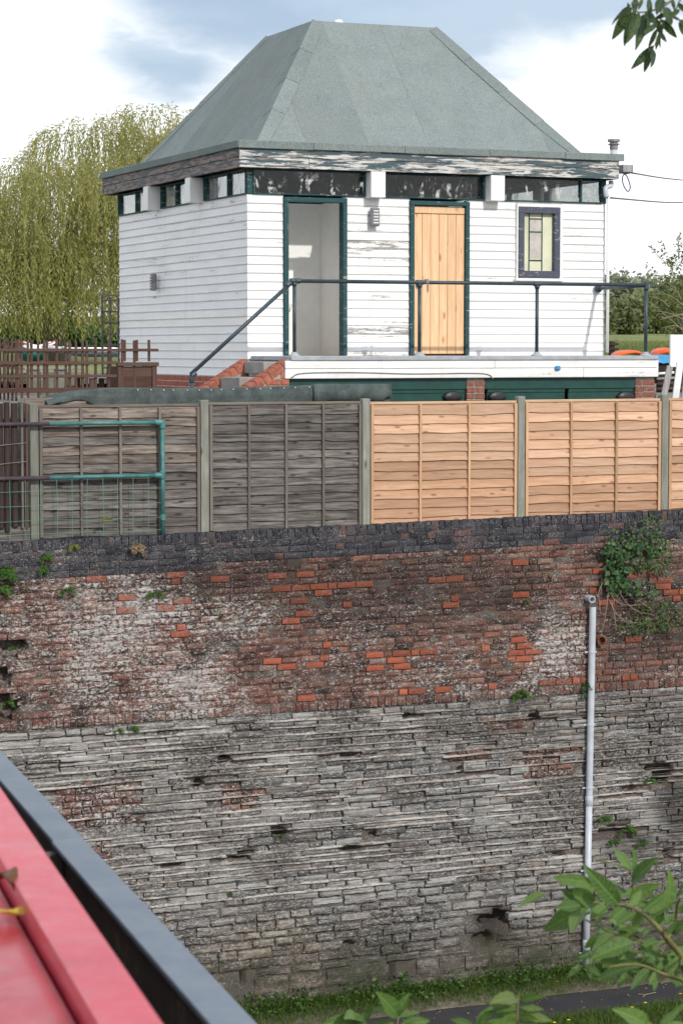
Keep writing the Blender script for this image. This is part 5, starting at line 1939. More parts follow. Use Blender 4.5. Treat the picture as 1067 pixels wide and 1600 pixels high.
# ------------------------------------------------------------------ iron trough and narrowboat close to the viewer
def near_things():
    def axis(px):
        d = ray(px, 545)
        d.z = 0
        d.normalize()
        return d, Vector((d.y, -d.x, 0))
    # trough
    t, s = axis(-586)
    def P(a, b, z): return Vector((0, 0, z)) + t * a + s * b
    R = empty('iron_trough', P(5, 1.3, 4.6), 'dark iron canal trough with a blue grey painted top flange beside the red boat', 'aqueduct')
    zt = 6.0
    def slab(name, a0, a1, b0, b1, z0, z1, mat, bev=.004):
        rz = math.atan2(t.y, t.x)
        me = MB().box((0, 0, 0), (a1 - a0, b1 - b0, z1 - z0), bev).mesh(name, mat)
        return link(name, me, R, P((a0 + a1) / 2, (b0 + b1) / 2, (z0 + z1) / 2), rz)
    cuts = [-8, -3.6, -1.2, 1.2, 3.6, 6.9, 9.9, 12.9, 15.9, 18.9, 22.6]
    for i in range(len(cuts) - 1):
        a0, a1 = cuts[i] + .002, cuts[i + 1] - .002
        j = .006 if i % 2 else 0
        slab('top_flange', a0, a1, 1.213 + j, 1.316, zt - .018, zt, MT['iron_top'], .003)
        slab('side_plate', a0, a1, 1.245 + j, 1.275, 4.7, zt - .0185, MT['iron_side'])
        slab('rib', a1 - .05, a1 - .003, 1.19 + j, 1.244 + j, 4.7, zt - .03, MT['iron_side'])
        slab('top_flange', a0, a1, -1.70, -1.60, zt - .018, zt, MT['iron_top'], .003)
        slab('side_plate', a0, a1, -1.66, -1.63, 4.7, zt - .0185, MT['iron_side'])
        slab('bottom_plate', a0, a1, -1.70, 1.30, 4.62, 4.695, MT['iron_side'])
    for k, (a0) in enumerate(range(-6, 23, 7)):
        slab('cross_beam', a0, a0 + .3, -1.7, 1.33, 4.2, 4.615, MT['iron_side'])
    w = MB()
    q = [P(-8, -1.625, 5.15), P(-8, 1.235, 5.15), P(22.6, 1.235, 5.15), P(22.6, -1.625, 5.15)]
    struct('trough_water', w.add(q, [(0, 1, 2, 3)]), MT['water'])
    # narrowboat: hull, cabin sides, cambered roof, handrails
    t2, s2 = axis(-470)
    def Q(a, b, z): return Vector((0, 0, z)) + t2 * a + s2 * b
    B = empty('narrowboat', Q(3, -.12, 5.0), 'red roofed narrowboat close to the viewer in the bottom left corner', 'boat')
    cb = -.13
    hw = .715 - cb             # half width to the outer edge of the handrail
    zr = 6.4
    A0, A1 = -5.0, 8.6
    def loft(name, prof, a0, a1, mat, n=12, smooth=False):
        vs, fs = [], []
        m = len(prof)
        for i in range(n + 1):
            a = a0 + (a1 - a0) * i / n
            for b, z in prof: vs.append(Q(a, cb + b, z))
        for i in range(n):
            for k in range(m): fs.append((i * m + k, (i + 1) * m + k, (i + 1) * m + (k + 1) % m, i * m + (k + 1) % m))
        fs += [tuple(range(m)), tuple(range((n + 1) * m - 1, n * m - 1, -1))]
        return part(name, MB().add(vs, fs), mat, B, smooth)
    rw = hw - .115
    roof = [(-rw, zr - .055), (-rw * .6, zr - .03), (-rw * .2, zr - .012), (rw * .2, zr - .012), (rw * .6, zr - .03), (rw, zr - .055), (rw, zr - .12), (-rw, zr - .12)]
    rf = loft('roof', roof, A0, A1, MT['red_paint'])
    for sg in (1, -1):
        pr = [(sg * (hw - .105), zr - .115), (sg * (hw - .105), zr - .004), (sg * (hw - .10), zr), (sg * (hw - .006), zr - .002), (sg * hw, zr - .008), (sg * (hw + .004), zr - .115)]
        loft('handrail', pr, A0, A1, MT['pink_paint'])
        pr = [(sg * (hw + .004), zr - .118), (sg * (hw - .03), zr - .118), (sg * (hw + .07), 5.45), (sg * (hw + .11), 5.45)]
        side = loft('cabin_side', pr, A0, A1, MT['boat_black'])
    vs, fs = [], []
    n = 16
    for i in range(n + 1):
        a = A0 - 1.0 + (A1 + 3.4 - A0) * i / n
        w_ = 1.02 * min(1, max(.03, 1 - max(0, (a - A1 + .6) / 3.0)) ** .55) if a > A1 - .6 else 1.02
        for b, z in ((-1, 5.45), (-1, 4.85), (-.85, 4.8), (.85, 4.8), (1, 4.85), (1, 5.45)):
            vs.append(Q(a, cb + b * w_, z + (max(0, a - A1) * .08 if z > 5 else 0)))
    for i in range(n):
        for k in range(6): fs.append((i * 6 + k, (i + 1) * 6 + k, (i + 1) * 6 + (k + 1) % 6, i * 6 + (k + 1) % 6))
    fs += [tuple(range(6)), tuple(range((n + 1) * 6 - 1, n * 6 - 1, -1))]
    part('hull', MB().add(vs, fs), MT['boat_black'], B)
    loft('bulkhead', [(-rw, zr - .121), (rw, zr - .121), (rw + .06, 5.5), (-rw - .06, 5.5)], A1 - .06, A1 - .01, MT['red_paint'], 1)
    # fallen leaves on the roof
    for (px, py, L, m, lab, c2, rot) in ((16, 1428, .10, 'leaf_yellow', 'fallen yellow leaf lying on the red boat roof', 0, .4), (6, 1392, .09, 'leaf_brown', 'curled brown leaf lying on the red boat roof above the yellow one', .03, 1.9)):
        p = onZ(px, py, zr - .03)
        vs, fs = [], []
        for i in range(9):
            u = i / 8
            w_ = .026 * math.sin(math.pi * u) ** .7 + .001
            zc = c2 * math.sin(math.pi * u) + .006 * math.sin(u * 7)
            for sgn in (-1, 0, 1):
                vs.append(Vector((L * (u - .5), sgn * w_, zc + abs(sgn) * (.008 + c2 * .4) + .004)))
        for i in range(8):
            for k in range(2): fs.append((i * 3 + k, i * 3 + 3 + k, i * 3 + 4 + k, i * 3 + 1 + k))
        o = link('fallen_leaf', MB().add(vs, fs).mesh('fallen_leaf', MT[m], smooth=True), None, (p.x, p.y, p.z - .005), rot)
        tag(o, lab, 'leaf')


MT['leaf_yellow'] = leaf_mat('yellow leaf', [(.55, .38, .05), (.62, .46, .10)], .2)
MT['leaf_brown'] = leaf_mat('brown leaf', [(.10, .045, .02), (.16, .07, .03)], .1)
near_things()

# ------------------------------------------------------------------ vegetation
def leaf_quads(mb, rng, p, d, L, w, tint):
    """one small leaf: two triangles folded on the midrib, from p along d"""
    d = d.normalized()
    s = d.cross(Vector((rng.uniform(-1, 1), rng.uniform(-1, 1), rng.uniform(-1, 1))))
    if s.length < 1e-4: s = Vector((1, 0, 0))
    s.normalize()
    m = p + d * L * .5
    mb.add([p, m + s * w / 2, p + d * L, m - s * w / 2], [(0, 1, 2, 3)], tint)


def tree_wood(rng, base, height, r, tops, trunk_top=.45):
    """tapered trunk with limbs to each of the given points"""
    mb = MB()
    base = Vector(base)
    c = base + Vector((rng.uniform(-.1, .1) * height * .2, 0, height * trunk_top))
    mid = base.lerp(c, .5) + Vector((rng.uniform(-.05, .05) * height, 0, 0))
    mb.tube(bez([base + Vector((0, 0, -.3)), mid, c], 5), [r * (1.15 - .5 * i / 10) for i in range(11)], 9)
    for t in tops:
        t = Vector(t)
        st = base.lerp(c, rng.uniform(.6, 1.0))
        mm = st.lerp(t, .5) + Vector((0, 0, (t - st).length * .12))
        mb.tube(bez([st, mm, t], 4), [r * .5 * (1 - .85 * i / 8) for i in range(9)], 6)
    return mb


def crown(rng, lobes, n_clump, per, leaf, cl_r, tone=None):
    """leaves in clumps spread through the shell of several lobes"""
    mb = MB()
    tot = sum(a[1].x * a[1].z for a in lobes)
    for c, r in lobes:
        k = max(3, int(n_clump * r.x * r.z / tot))
        for _ in range(k):
            v = Vector((rng.gauss(0, 1), rng.gauss(0, 1), rng.gauss(0, 1))).normalized()
            q = rng.uniform(.45, 1.0) ** .5 * (1 + .18 * mnoise.noise(v * 2.5 + c))
            p = c + Vector((v.x * r.x, v.y * r.y, v.z * r.z)) * q
            t0 = rng.random()
            cr = cl_r * rng.uniform(.6, 1.3)
            for _ in range(per):
                o = Vector((rng.gauss(0, .5), rng.gauss(0, .5), rng.gauss(0, .4))) * cr
                d = Vector((rng.uniform(-1, 1), rng.uniform(-1, 1), rng.uniform(-.9, .5)))
                leaf_quads(mb, rng, p + o, d, leaf * rng.uniform(.7, 1.3), leaf * rng.uniform(.45, .75), min(1, max(0, t0 * .55 + rng.random() * .45)))
    return mb


MT['willow'] = leaf_mat('willow leaves', [(.25, .26, .085), (.38, .375, .125), (.48, .455, .17), (.58, .53, .25)], .55)
MT['hedge'] = leaf_mat('hedge leaves', [(.11, .145, .055), (.16, .195, .075), (.22, .24, .10), (.27, .27, .13)], .4)
MT['far_wood'] = leaf_mat('far wood leaves haze paled', [(.25, .29, .19), (.30, .34, .22), (.36, .38, .26)], .4)  # leaf tones lightened to paint in the distance haze
MT['apple'] = leaf_mat('apple tree leaves', [(.055, .095, .022), (.10, .15, .035), (.16, .20, .05), (.24, .23, .08)], .35)
MT['ivy'] = leaf_mat('bush leaves', [(.016, .05, .016), (.028, .082, .024), (.05, .12, .034), (.10, .17, .045)], .25, .4)
MT['fern'] = leaf_mat('fern leaves', [(.04, .10, .015), (.07, .17, .025), (.11, .22, .04)], .35)
MT['yellow_sprig'] = leaf_mat('yellow green leaves', [(.16, .22, .03), (.30, .33, .05)], .35)
MT['dry'] = leaf_mat('dry grass blades', [(.20, .14, .08), (.32, .23, .14)], .2)
MT['grass'] = leaf_mat('grass blades', [(.045, .095, .014), (.075, .15, .022), (.12, .20, .035), (.19, .21, .07)], .35)
MT['field_grass'] = leaf_mat('field grass blades', [(.11, .16, .045), (.18, .23, .07), (.26, .26, .11)], .35)
MT['weed'] = leaf_mat('weed leaves', [(.035, .085, .016), (.06, .13, .025), (.10, .18, .035)], .3)
MT['elder'] = leaf_mat('elder leaflets', [(.075, .15, .035), (.12, .22, .05), (.18, .285, .07)], .35, .42, .4, True)
MT['elder_light'] = leaf_mat('young leaflets', [(.08, .17, .03), (.13, .22, .045), (.18, .25, .07)], .4, .45, .35, True)
MT['ash'] = leaf_mat('ash leaflets', [(.025, .058, .018), (.045, .085, .024), (.075, .125, .035)], .3, .4, .4, True)


def willow():
    rng = random.Random(41)
    Y = 64
    base = onY(92, 548, Y)
    base.z = GZ(base.x, base.y)
    R = empty('willow_tree', base, 'large yellow green weeping willow behind the building on the left', 'tree')
    def W(px, py, dy=0): return onY(px, py, Y + dy)
    lobes = []
    for px, py, rx, rz, dy in ((240, 225, 95, 62, 0), (150, 260, 110, 75, 1), (60, 320, 100, 75, -1), (-40, 380, 90, 75, 0), (130, 340, 130, 90, -2), (215, 320, 90, 90, -1.5), (300, 270, 70, 80, 2), (20, 400, 90, 60, -2), (-100, 420, 70, 60, 1), (60, 440, 95, 70, -2.5), (160, 430, 60, 80, -2), (-40, 460, 90, 60, -1), (110, 410, 80, 60, 1), (92, 495, 75, 45, -3), (20, 490, 70, 45, -3), (150, 490, 50, 45, -3)):
        c = W(px, py, dy)
        s = c.y * math.cos(YAW) / F_PX * 1.1
        lobes.append((c, Vector((rx * s, rx * s * .9, rz * s))))
    part('trunk', tree_wood(rng, base, 6.5, .3, [l[0] for l in lobes], .4), MT['bark'], R, True)
    mb = MB()
    gz = base.z
    for c, r in lobes:
        n = int(150 * r.x * r.z)
        for _ in range(n):
            a = rng.uniform(0, 2 * math.pi)
            q = rng.random() ** .5
            zz = math.sqrt(max(0, 1 - q * q))
            p = c + Vector((math.cos(a) * q * r.x, math.sin(a) * q * r.y, zz * r.z * rng.uniform(.7, 1.05)))
            out = Vector((math.cos(a), math.sin(a), 0)) * rng.uniform(.2, .7)
            L = rng.uniform(.8, 3.4) * (1.2 if p.z < gz + 4 else 1)
            L = min(L, max(.4, p.z - gz - rng.uniform(.2, 1.6)))
            t0 = rng.random()
            step = .11
            m = int(L / step)
            pos = p.copy()
            d = out + Vector((0, 0, .5))
            sway = Vector((rng.uniform(-.12, .12), rng.uniform(-.12, .12), 0))
            for i in range(m):
                d = d * .8 + (Vector((0, 0, -1)) + sway) * .2
                dn = d.normalized()
                pos = pos + dn * step
                ld = dn * .7 + Vector((rng.uniform(-.6, .6), rng.uniform(-.6, .6), rng.uniform(-.5, .1)))
                leaf_quads(mb, rng, pos, ld, rng.uniform(.12, .20), rng.uniform(.028, .046), min(1, max(0, t0 * .6 + rng.random() * .4)))
    part('crown', mb, MT['willow'], R, tint=True)


willow()


def distant_trees():
    rng = random.Random(43)
    def tree(name, lab, px, ytop, ybot, wpx, Y, mat, n, per, leaf, clr, grp=None, lobes_n=5):
        base = onY(px, ybot, Y)
        base.z = GZ(base.x, base.y)
        top = onY(px, ytop, Y)
        H = max(1.0, top.z - base.z) * .9
        w = (onY(px + wpx / 2, ytop, Y).x - onY(px - wpx / 2, ytop, Y).x) / 2
        R = empty(name, base, lab, 'tree', grp)
        lobes = []
        for i in range(lobes_n):
            a = rng.uniform(-1, 1)
            lobes.append((base + Vector((a * w * .65, rng.uniform(-.4, .4) * w, H * rng.uniform(.42, .78))), Vector((w * rng.uniform(.35, .6), w * .45, H * rng.uniform(.2, .32)))))
        lobes.append((base + Vector((0, 0, H * .68)), Vector((w * .5, w * .5, H * .32))))
        lobes.append((base + Vector((0, 0, H * .33)), Vector((w * .85, w * .5, H * .34))))
        part('trunk', tree_wood(rng, base, H, H * .035, [l[0] for l in lobes], .4), MT['bark'], R, True)
        part('crown', crown(rng, lobes, n, per, leaf, clr), MT[mat], R, tint=True)
    g = 'trees of the far wood'
    for px, yt, yb, w, Y, lab in ((905, 424, 500, 70, 330, 'far pale tree of the wooded rise hidden mostly by the building'), (958, 420, 500, 75, 320, 'far pale tree of the wooded rise just right of the building'), (1005, 426, 500, 70, 335, 'far pale tree of the wooded rise behind the railing corner'),
                                  (1045, 421, 500, 75, 325, 'far pale tree of the wooded rise behind the apple tree'), (1095, 418, 500, 80, 330, 'far pale tree of the wooded rise at the right edge')):
        tree('far_tree', lab, px, yt, yb, w, Y, 'far_wood', 170, 12, .9, 1.6, g, 6)
    g = 'hedgerow trees at the field edge'
    for px, yt, yb, w, Y, lab in ((930, 462, 527, 50, 150, 'hedgerow tree half behind the corner of the building'), (968, 468, 527, 48, 152, 'rounded hedgerow bush in the middle of the gap beside the building'), (990, 455, 527, 62, 156, 'darker hedgerow tree under the end of the railing'), (1025, 450, 527, 62, 158, 'hedgerow tree behind the bare twigged tree'),
                                  (1062, 450, 527, 60, 155, 'hedgerow tree at the right edge')):
        tree('hedgerow_tree', lab, px, yt, yb, w, Y, 'hedge', 150, 14, .42, .7, g, 6)
    g = 'dark bushes behind the willow'
    for px, yt, yb, w, Y, lab in ((-20, 492, 545, 80, 80, 'dark bush behind the willow at the left edge'), (45, 498, 545, 70, 82, 'dark bush behind the willow left of its trunk'), (110, 490, 545, 80, 79, 'dark bush behind the willow right of its trunk'), (170, 495, 545, 80, 83, 'dark bush behind the willow next to the building')):
        tree('bush', lab, px, yt, yb, w, Y, 'ivy', 130, 14, .22, .4, g, 5)
    # nearer fruit tree with bare twigs
    Y = 72
    base = onY(1068, 540, Y)
    base.z = GZ(base.x, base.y)
    R = empty('fruit_tree', base, 'green fruit tree with bare pale twigs at the right edge', 'tree')
    def W(px, py, dy=0): return onY(px, py, Y + dy)
    s = Y * math.cos(YAW) / F_PX * 1.12
    lobes = [(W(px, py, dy), Vector((rx * s, rx * s, rz * s))) for px, py, rx, rz, dy in ((1055, 445, 26, 30, 0), (1035, 480, 30, 28, -.5), (1075, 420, 40, 45, .5), (1060, 505, 40, 22, 0), (1110, 450, 50, 60, 0), (1100, 500, 50, 30, 0))]
    wood_ = tree_wood(rng, base, 3.2, .11, [l[0] for l in lobes], .35)
    part('trunk', wood_, MT['bark'], R, True)
    cr = crown(rng, lobes, 330, 16, .10, .2)
    # a few reaching sprays
    for a, b in (((1050, 420), (1012, 382)), ((1045, 410), (1030, 378)), ((1060, 400), (1062, 362)), ((1040, 450), (1006, 412)), ((1030, 500), (1000, 512))):
        p, q = W(*a), W(*b)
        for i in range(26):
            c = p.lerp(q, i / 25) + Vector((rng.gauss(0, .05), rng.gauss(0, .05), rng.gauss(0, .05)))
            for _ in range(2): leaf_quads(cr, rng, c, Vector((rng.uniform(-1, 1), rng.uniform(-1, 1), rng.uniform(-.8, .6))), .11, .065, rng.random())
    part('crown', cr, MT['apple'], R, tint=True)
    tw = MB()
    for a, b in (((1070, 520), (1012, 470)), ((1068, 500), (1020, 485)), ((1070, 480), (1025, 455)), ((1070, 490), (1030, 500)), ((1064, 470), (1040, 440)), ((1050, 420), (1012, 382)), ((1060, 400), (1062, 362)), ((1045, 480), (1015, 462)), ((1068, 515), (1035, 512))):
        p, q = W(a[0], a[1], -1.2), W(b[0], b[1], -1.4)
        m = p.lerp(q, .5) + Vector((rng.uniform(-.1, .1), 0, rng.uniform(-.02, .12)))
        tw.tube(bez([p, m, q], 4), [.022 * (1 - .75 * i / 8) for i in range(9)], 5)
        for _ in range(3):
            c = p.lerp(q, rng.uniform(.4, .9))
            tw.tube([c, c + Vector((rng.uniform(-.3, .1), rng.uniform(-.1, .1), rng.uniform(-.1, .3)))], [.009, .004], 4)
    part('twigs', tw, MT['twig'], R, True, kind='stuff')


distant_trees()


def blade(mb, rng, p, h, w, lean, tint):
    d = Vector((lean[0], lean[1], 0))
    a = rng.uniform(0, math.pi)
    s = Vector((math.cos(a), math.sin(a), 0)) * w / 2
    m = p + Vector((0, 0, h * .55)) + d * .3
    t = p + Vector((0, 0, h * .9)) + d
    mb.add([p - s, p + s, m + s * .7, t, m - s * .7], [(0, 1, 2, 4), (4, 2, 3)], tint)


def verge():
    rng = random.Random(51)
    g = MB()
    for _ in range(15000):
        x = rng.uniform(8.2, 15.9)
        dens = .45 + .55 * mnoise.noise(Vector((x * 1.1, 0, 2))) + (.35 if 12.6 < x < 14.2 else 0)
        y = WY - abs(rng.gauss(0, .27))
        if y < 23.34 or rng.random() > dens + .35: continue
        h = rng.uniform(.04, .13) * (1.5 if y > 23.75 else .8)
        blade(g, rng, Vector((x, y, .0 + (y - 23.4) * .12)), h, rng.uniform(.005, .010), (rng.gauss(0, .04), rng.gauss(-.03, .04)), rng.random())
    for _ in range(14000):
        x = rng.uniform(9.8, 16)
        y = 22.62 - abs(rng.gauss(0, .35)) + .05 * mnoise.noise(Vector((x * 2, 3, 0)))
        blade(g, rng, Vector((x, y, -.06)), rng.uniform(.04, .12), rng.uniform(.005, .010), (rng.gauss(0, .04), rng.gauss(0, .04)), rng.random())
    part('verge_grass', g, MT['grass'], None, tint=True, kind='stuff', origin=Vector((0, 0, 0)))
    w = MB()
    for _ in range(520):
        x = rng.uniform(8.6, 15.8)
        if rng.random() > .45 + .6 * mnoise.noise(Vector((x * .9, 7, 1))) + (.3 if 10.3 < x < 12.2 or 12.8 < x < 14.2 else 0): continue
        y = WY - .03 - abs(rng.gauss(0, .12))
        H = rng.uniform(.03, .26) * (1.0 if rng.random() < .7 else .5)
        for k in range(int(6 + H * 40)):
            p = Vector((x + rng.gauss(0, .05), min(WY - .02, y + rng.gauss(0, .04)), .05 + H * rng.random()))
            leaf_quads(w, rng, p, Vector((rng.uniform(-1, 1), rng.uniform(-1, .2), rng.uniform(-.4, .6))), rng.uniform(.03, .07), rng.uniform(.02, .042), rng.random())
    part('verge_weeds', w, MT['weed'], None, tint=True, kind='stuff', origin=Vector((0, 0, 0)))
    # rough grass at the foot of the far field, behind the deck rail
    f = MB()
    for _ in range(9000):
        Y = rng.uniform(38, 120)
        px = rng.uniform(940, 1080)
        q = onY(px, 540, Y)
        blade(f, rng, Vector((q.x, Y, GZ(q.x, Y) - .02)), rng.uniform(.15, .45), rng.uniform(.02, .05), (rng.gauss(0, .08), rng.gauss(0, .08)), rng.random())
    part('field_grass', f, MT['field_grass'], None, tint=True, kind='stuff', origin=Vector((0, 0, 0)))
    # leaf litter on the path edge, one dry twig on the asphalt
    lt = MB()
    for _ in range(420):
        x = rng.uniform(9.5, 15.6)
        y = 23.42 + rng.gauss(0, .10) if rng.random() < .75 else rng.uniform(22.6, 23.5)
        leaf_quads(lt, rng, Vector((x, y, -.026 if y < 23.4 else .0)), Vector((rng.uniform(-1, 1), rng.uniform(-1, 1), rng.uniform(0, .25))), rng.uniform(.015, .045), rng.uniform(.01, .022), rng.random())
    part('leaf_litter', lt, MT['dry'], None, tint=True, kind='stuff', origin=Vector((0, 0, 0)))
    q = onZ(1008, 1555, -.03)
    tw = MB().tube([(q.x - .07, q.y - .05, -.03), (q.x, q.y, -.022), (q.x + .17, q.y + .05, -.028)], .005, 5).tube([(q.x, q.y, -.022), (q.x - .06, q.y + .07, -.027)], .004, 5)
    tag(part('fallen_twig', tw, MT['twig'], None), 'dry forked twig lying on the dark path', 'twig')
    labs = {(1062, 1553): 'dandelion at the right edge of the path verge', (987, 1574): 'dandelion in the grass left of the right edge one', (1008, 1567): 'dandelion close beside the path in the right grass', (866, 1598): 'dandelion at the bottom of the view in the grass', (888, 1594): 'dandelion just right of the lowest one', (870, 1534): 'small yellow flower in the weeds at the wall foot right of the middle', (1022, 1532): 'small yellow flower in the verge near the right edge', (706, 1551): 'small yellow flower at the left of the verge weeds'}
    for (px, py), lab in labs.items():
        p = onZ(px, py, .05)
        R = empty('dandelion', (p.x, p.y, -.03), lab, 'flower', 'yellow flowers in the verge')
        part('stem', MB().tube([(p.x, p.y, -.04), (p.x, p.y, .045)], .003, 5), MT['fern'], R)
        mb = MB()
        for k in range(14):
            a = 2 * math.pi * k / 14
            r = .026 if k % 2 else .02
            c = Vector((p.x, p.y, .048))
            o = Vector((math.cos(a), math.sin(a), .35)) * r
            s = Vector((-math.sin(a), math.cos(a), 0)) * .005
            mb.add([c, c + o * .6 + s, c + o, c + o * .6 - s], [(0, 1, 2, 3)])
        part('petals', mb, MT['yellow'], R)


verge()


def wall_plants():
    rng = random.Random(61)
    def fern(px, py, size, lab, n=9, hang=.5, mat='fern', name='fern', cat='fern'):
        c = onY(px, py, WY - .01)
        R = empty(name, c, lab, cat)
        for i in range(n):
            a = rng.uniform(-1.35, 1.35)
            L = size * rng.uniform(.6, 1.1)
            d = Vector((math.sin(a), -rng.uniform(.25, .7), math.cos(a) * .7)).normalized()
            mb = MB()
            p = c.copy()
            m = 11
            pts = [p.copy()]
            for k in range(m):
                d = (d + Vector((0, -.01, -hang * .32))).normalized()
                p = p + d * (L / m)
                if p.y > WY - .012: p.y = WY - .012
                pts.append(p.copy())
                s = d.cross(Vector((0, -1, .3))).normalized()
                pl = L * .24 * math.sin(math.pi * (k + .6) / (m + .6)) + .006
                for sg in (-1, 1):
                    leaf_quads(mb, rng, p, s * sg + d * .45 + Vector((0, rng.uniform(-.25, .1), rng.uniform(-.15, .1))), pl, pl * .42, rng.random())
            mb.tube(pts, .0022, 4, tint=.2)
            part('frond', mb, MT[mat], R, tint=True)
    fern(4, 893, .24, 'bright fern hanging at the far left edge of the wall top', 15, .7)
    fern(2, 918, .17, 'smaller fern just under the bright one at the left edge', 9, .8)
    fern(105, 924, .13, 'fern tuft in the bricks under the left blue course', 9, .35)
    fern(242, 928, .13, 'dull fern tuft right of the orange brick pairs', 8, .35)
    fern(811, 1084, .17, 'star shaped fern in the joint between brick and stone', 13, .55)
    fern(205, 1138, .12, 'fern in the stone courses at the left', 8, .5)
    fern(184, 1141, .08, 'tiny fern left of the stone course fern', 5, .4)
    fern(72, 868, .12, 'trailing weed on the blue bricks at the left', 8, .9)
    fern(68, 888, .11, 'lower trailing weed on the blue bricks at the left', 7, .9)
    fern(116, 853, .09, 'yellow green sprig on the blue bricks', 6, .6, 'yellow_sprig', 'weed_sprig', 'plant')
    fern(167, 812, .08, 'yellow flowered weed at the fence foot inside the wire mesh', 6, .2, 'yellow_sprig', 'weed_sprig', 'plant')
    fern(345, 966, .06, 'pair of small green leaves on the bricks', 3, .1, 'ivy', 'weed_sprig', 'plant')
    fern(436, 1308, .08, 'weed growing in a hole of the stonework left of the middle', 6, .3)
    fern(355, 1397, .07, 'moss tuft low in the stonework on the left', 5, .6)
    fern(822, 938, .07, 'pale moss tuft on the bricks left of the pipe', 5, .6)
    fern(855, 895, .12, 'thin dry weed hanging on the bricks left of the bush', 5, .9, 'dry', 'dry_weed', 'plant')
    fern(866, 862, .10, 'dry seed head on the blue bricks', 6, .3, 'dry', 'dry_weed', 'plant')
    fern(213, 852, .17, 'brown dry grass tuft lying over the blue bricks', 10, 1.0, 'dry', 'dry_weed', 'plant')
    fern(942, 1278, .14, 'fern right of the downpipe in the stonework', 9, .6)
    fern(978, 1296, .15, 'fern in the damp hollow right of the downpipe', 10, .4)
    fern(1003, 1316, .12, 'low fern at the right end of the damp hollow', 8, .5)
    fern(958, 1314, .12, 'fern under the damp hollow ledge', 8, .6)
    fern(916, 1068, .14, 'small creeper behind the downpipe at the foot of the bricks', 8, .9, 'ivy', 'creeper', 'plant')
    fern(914, 1082, .11, 'creeper tip lower down behind the downpipe', 6, .9, 'ivy', 'creeper', 'plant')
    fern(1012, 1220, .12, 'green sprig in the missing stone hole at the right', 7, .4)
    fern(20, 1012, .09, 'moss in the broken hole at the left edge', 6, .6)
    fern(12, 1098, .11, 'moss in the lower broken hole at the left edge', 7, .6)
    # bush rooted in the wall head
    c = onY(985, 880, WY - .1)
    R = empty('wall_bush', (c.x, WY, c.z - .3), 'leafy green bush growing out of the wall above the downpipe', 'bush')
    mb, ln = MB(), MB()
    def cl(px, py, rx, ry, n, size, m):
        for _ in range(n):
            a, q = rng.uniform(0, 2 * math.pi), rng.random() ** .5
            p = onY(px + math.cos(a) * q * rx, py + math.sin(a) * q * ry, WY - .03 - .2 * rng.random() * (1 - q * .7))
            d = Vector((rng.uniform(-1, 1), rng.uniform(-.9, .1), rng.uniform(-1, .25))).normalized()
            L = size * rng.uniform(.7, 1.35)
            s = d.cross(Vector((rng.uniform(-.4, .4), -1, rng.uniform(0, .8)))).normalized() * L * .42
            t = rng.random()
            m.add([p, p + d * L * .3 + s, p + d * L, p + d * L * .3 - s, p + d * L * .35], [(0, 1, 4), (1, 2, 4), (2, 3, 4), (3, 0, 4)], t)
    cl(985, 868, 40, 26, 150, .056, mb)
    cl(965, 890, 22, 16, 70, .064, mb)
    cl(960, 912, 20, 14, 70, .06, mb)
    cl(1000, 920, 28, 16, 70, .052, mb)
    cl(1010, 850, 32, 22, 80, .046, mb)
    cl(955, 858, 14, 14, 60, .06, mb)
    cl(985, 835, 40, 14, 60, .035, ln)
    cl(1030, 870, 22, 30, 150, .032, ln)
    cl(1020, 820, 22, 20, 70, .03, ln)
    cl(1028, 960, 40, 24, 230, .032, ln)
    cl(1000, 980, 40, 14, 90, .03, ln)
    part('foliage', mb, MT['ivy'], R, tint=True, kind='stuff')
    part('fine_foliage', ln, MT['weed'], R, tint=True, kind='stuff')
    st = MB()
    def P(px, py, o): return onY(px, py, WY - o)
    for pts in (((952, 905), (948, 940), (944, 970), (938, 995)), ((950, 915), (958, 935), (975, 945), (1005, 945)), ((950, 935), (960, 955), (978, 972), (1000, 972)), ((985, 915), (995, 935), (1020, 955)), ((940, 905), (938, 930)), ((962, 905), (970, 930), (990, 952), (1022, 962)), ((955, 940), (960, 965), (962, 985)), ((948, 900), (935, 925), (938, 960))):
        st.tube(bez([P(x, y, .05 + .05 * math.sin(i * 1.4)) for i, (x, y) in enumerate(pts)], 4), .0045, 5)
    part('dry_stems', st, MT['twig'], R, kind='stuff')


wall_plants()


# ------------------------------------------------------------------ branches close to the viewer
def leaflet_mesh(name, mat, wid, droop, fold, serr=False):
    n = 9
    vs, fs = [], []
    for i in range(n + 1):
        u = i / n
        w = wid * (math.sin(math.pi * min(1, u * .93 + .035)) ** .85) * (1.0 - .35 * u) * 1.12
        if serr and 0 < i < n: w *= 1.06 if i % 2 else .94
        z = -droop * u * u
        for k in (-1, -.5, 0, .5, 1):
            vs.append((u, k * w * .5, z + fold * abs(k) * w + .02 * math.sin(u * 9) * abs(k)))
    for i in range(n):
        for k in range(4):
            a = i * 5 + k
            fs.append((a, a + 5, a + 6, a + 1))
    return MB().add(vs, fs).mesh(name, mat, smooth=True)


def place_leaf(root, me, a, b, facing, roll=0.0):
    x = b - a
    L = x.length
    x.normalize()
    z = facing - x * facing.dot(x)
    if z.length < 1e-3: z = x.orthogonal()
    z.normalize()
    z = Matrix.Rotation(roll, 3, x) @ z
    y = z.cross(x)
    M = Matrix((x, y, z)).transposed()
    o = link('leaf', me, root, a)
    o.rotation_euler = M.to_euler()
    o.scale = (L, L, L)
    return o


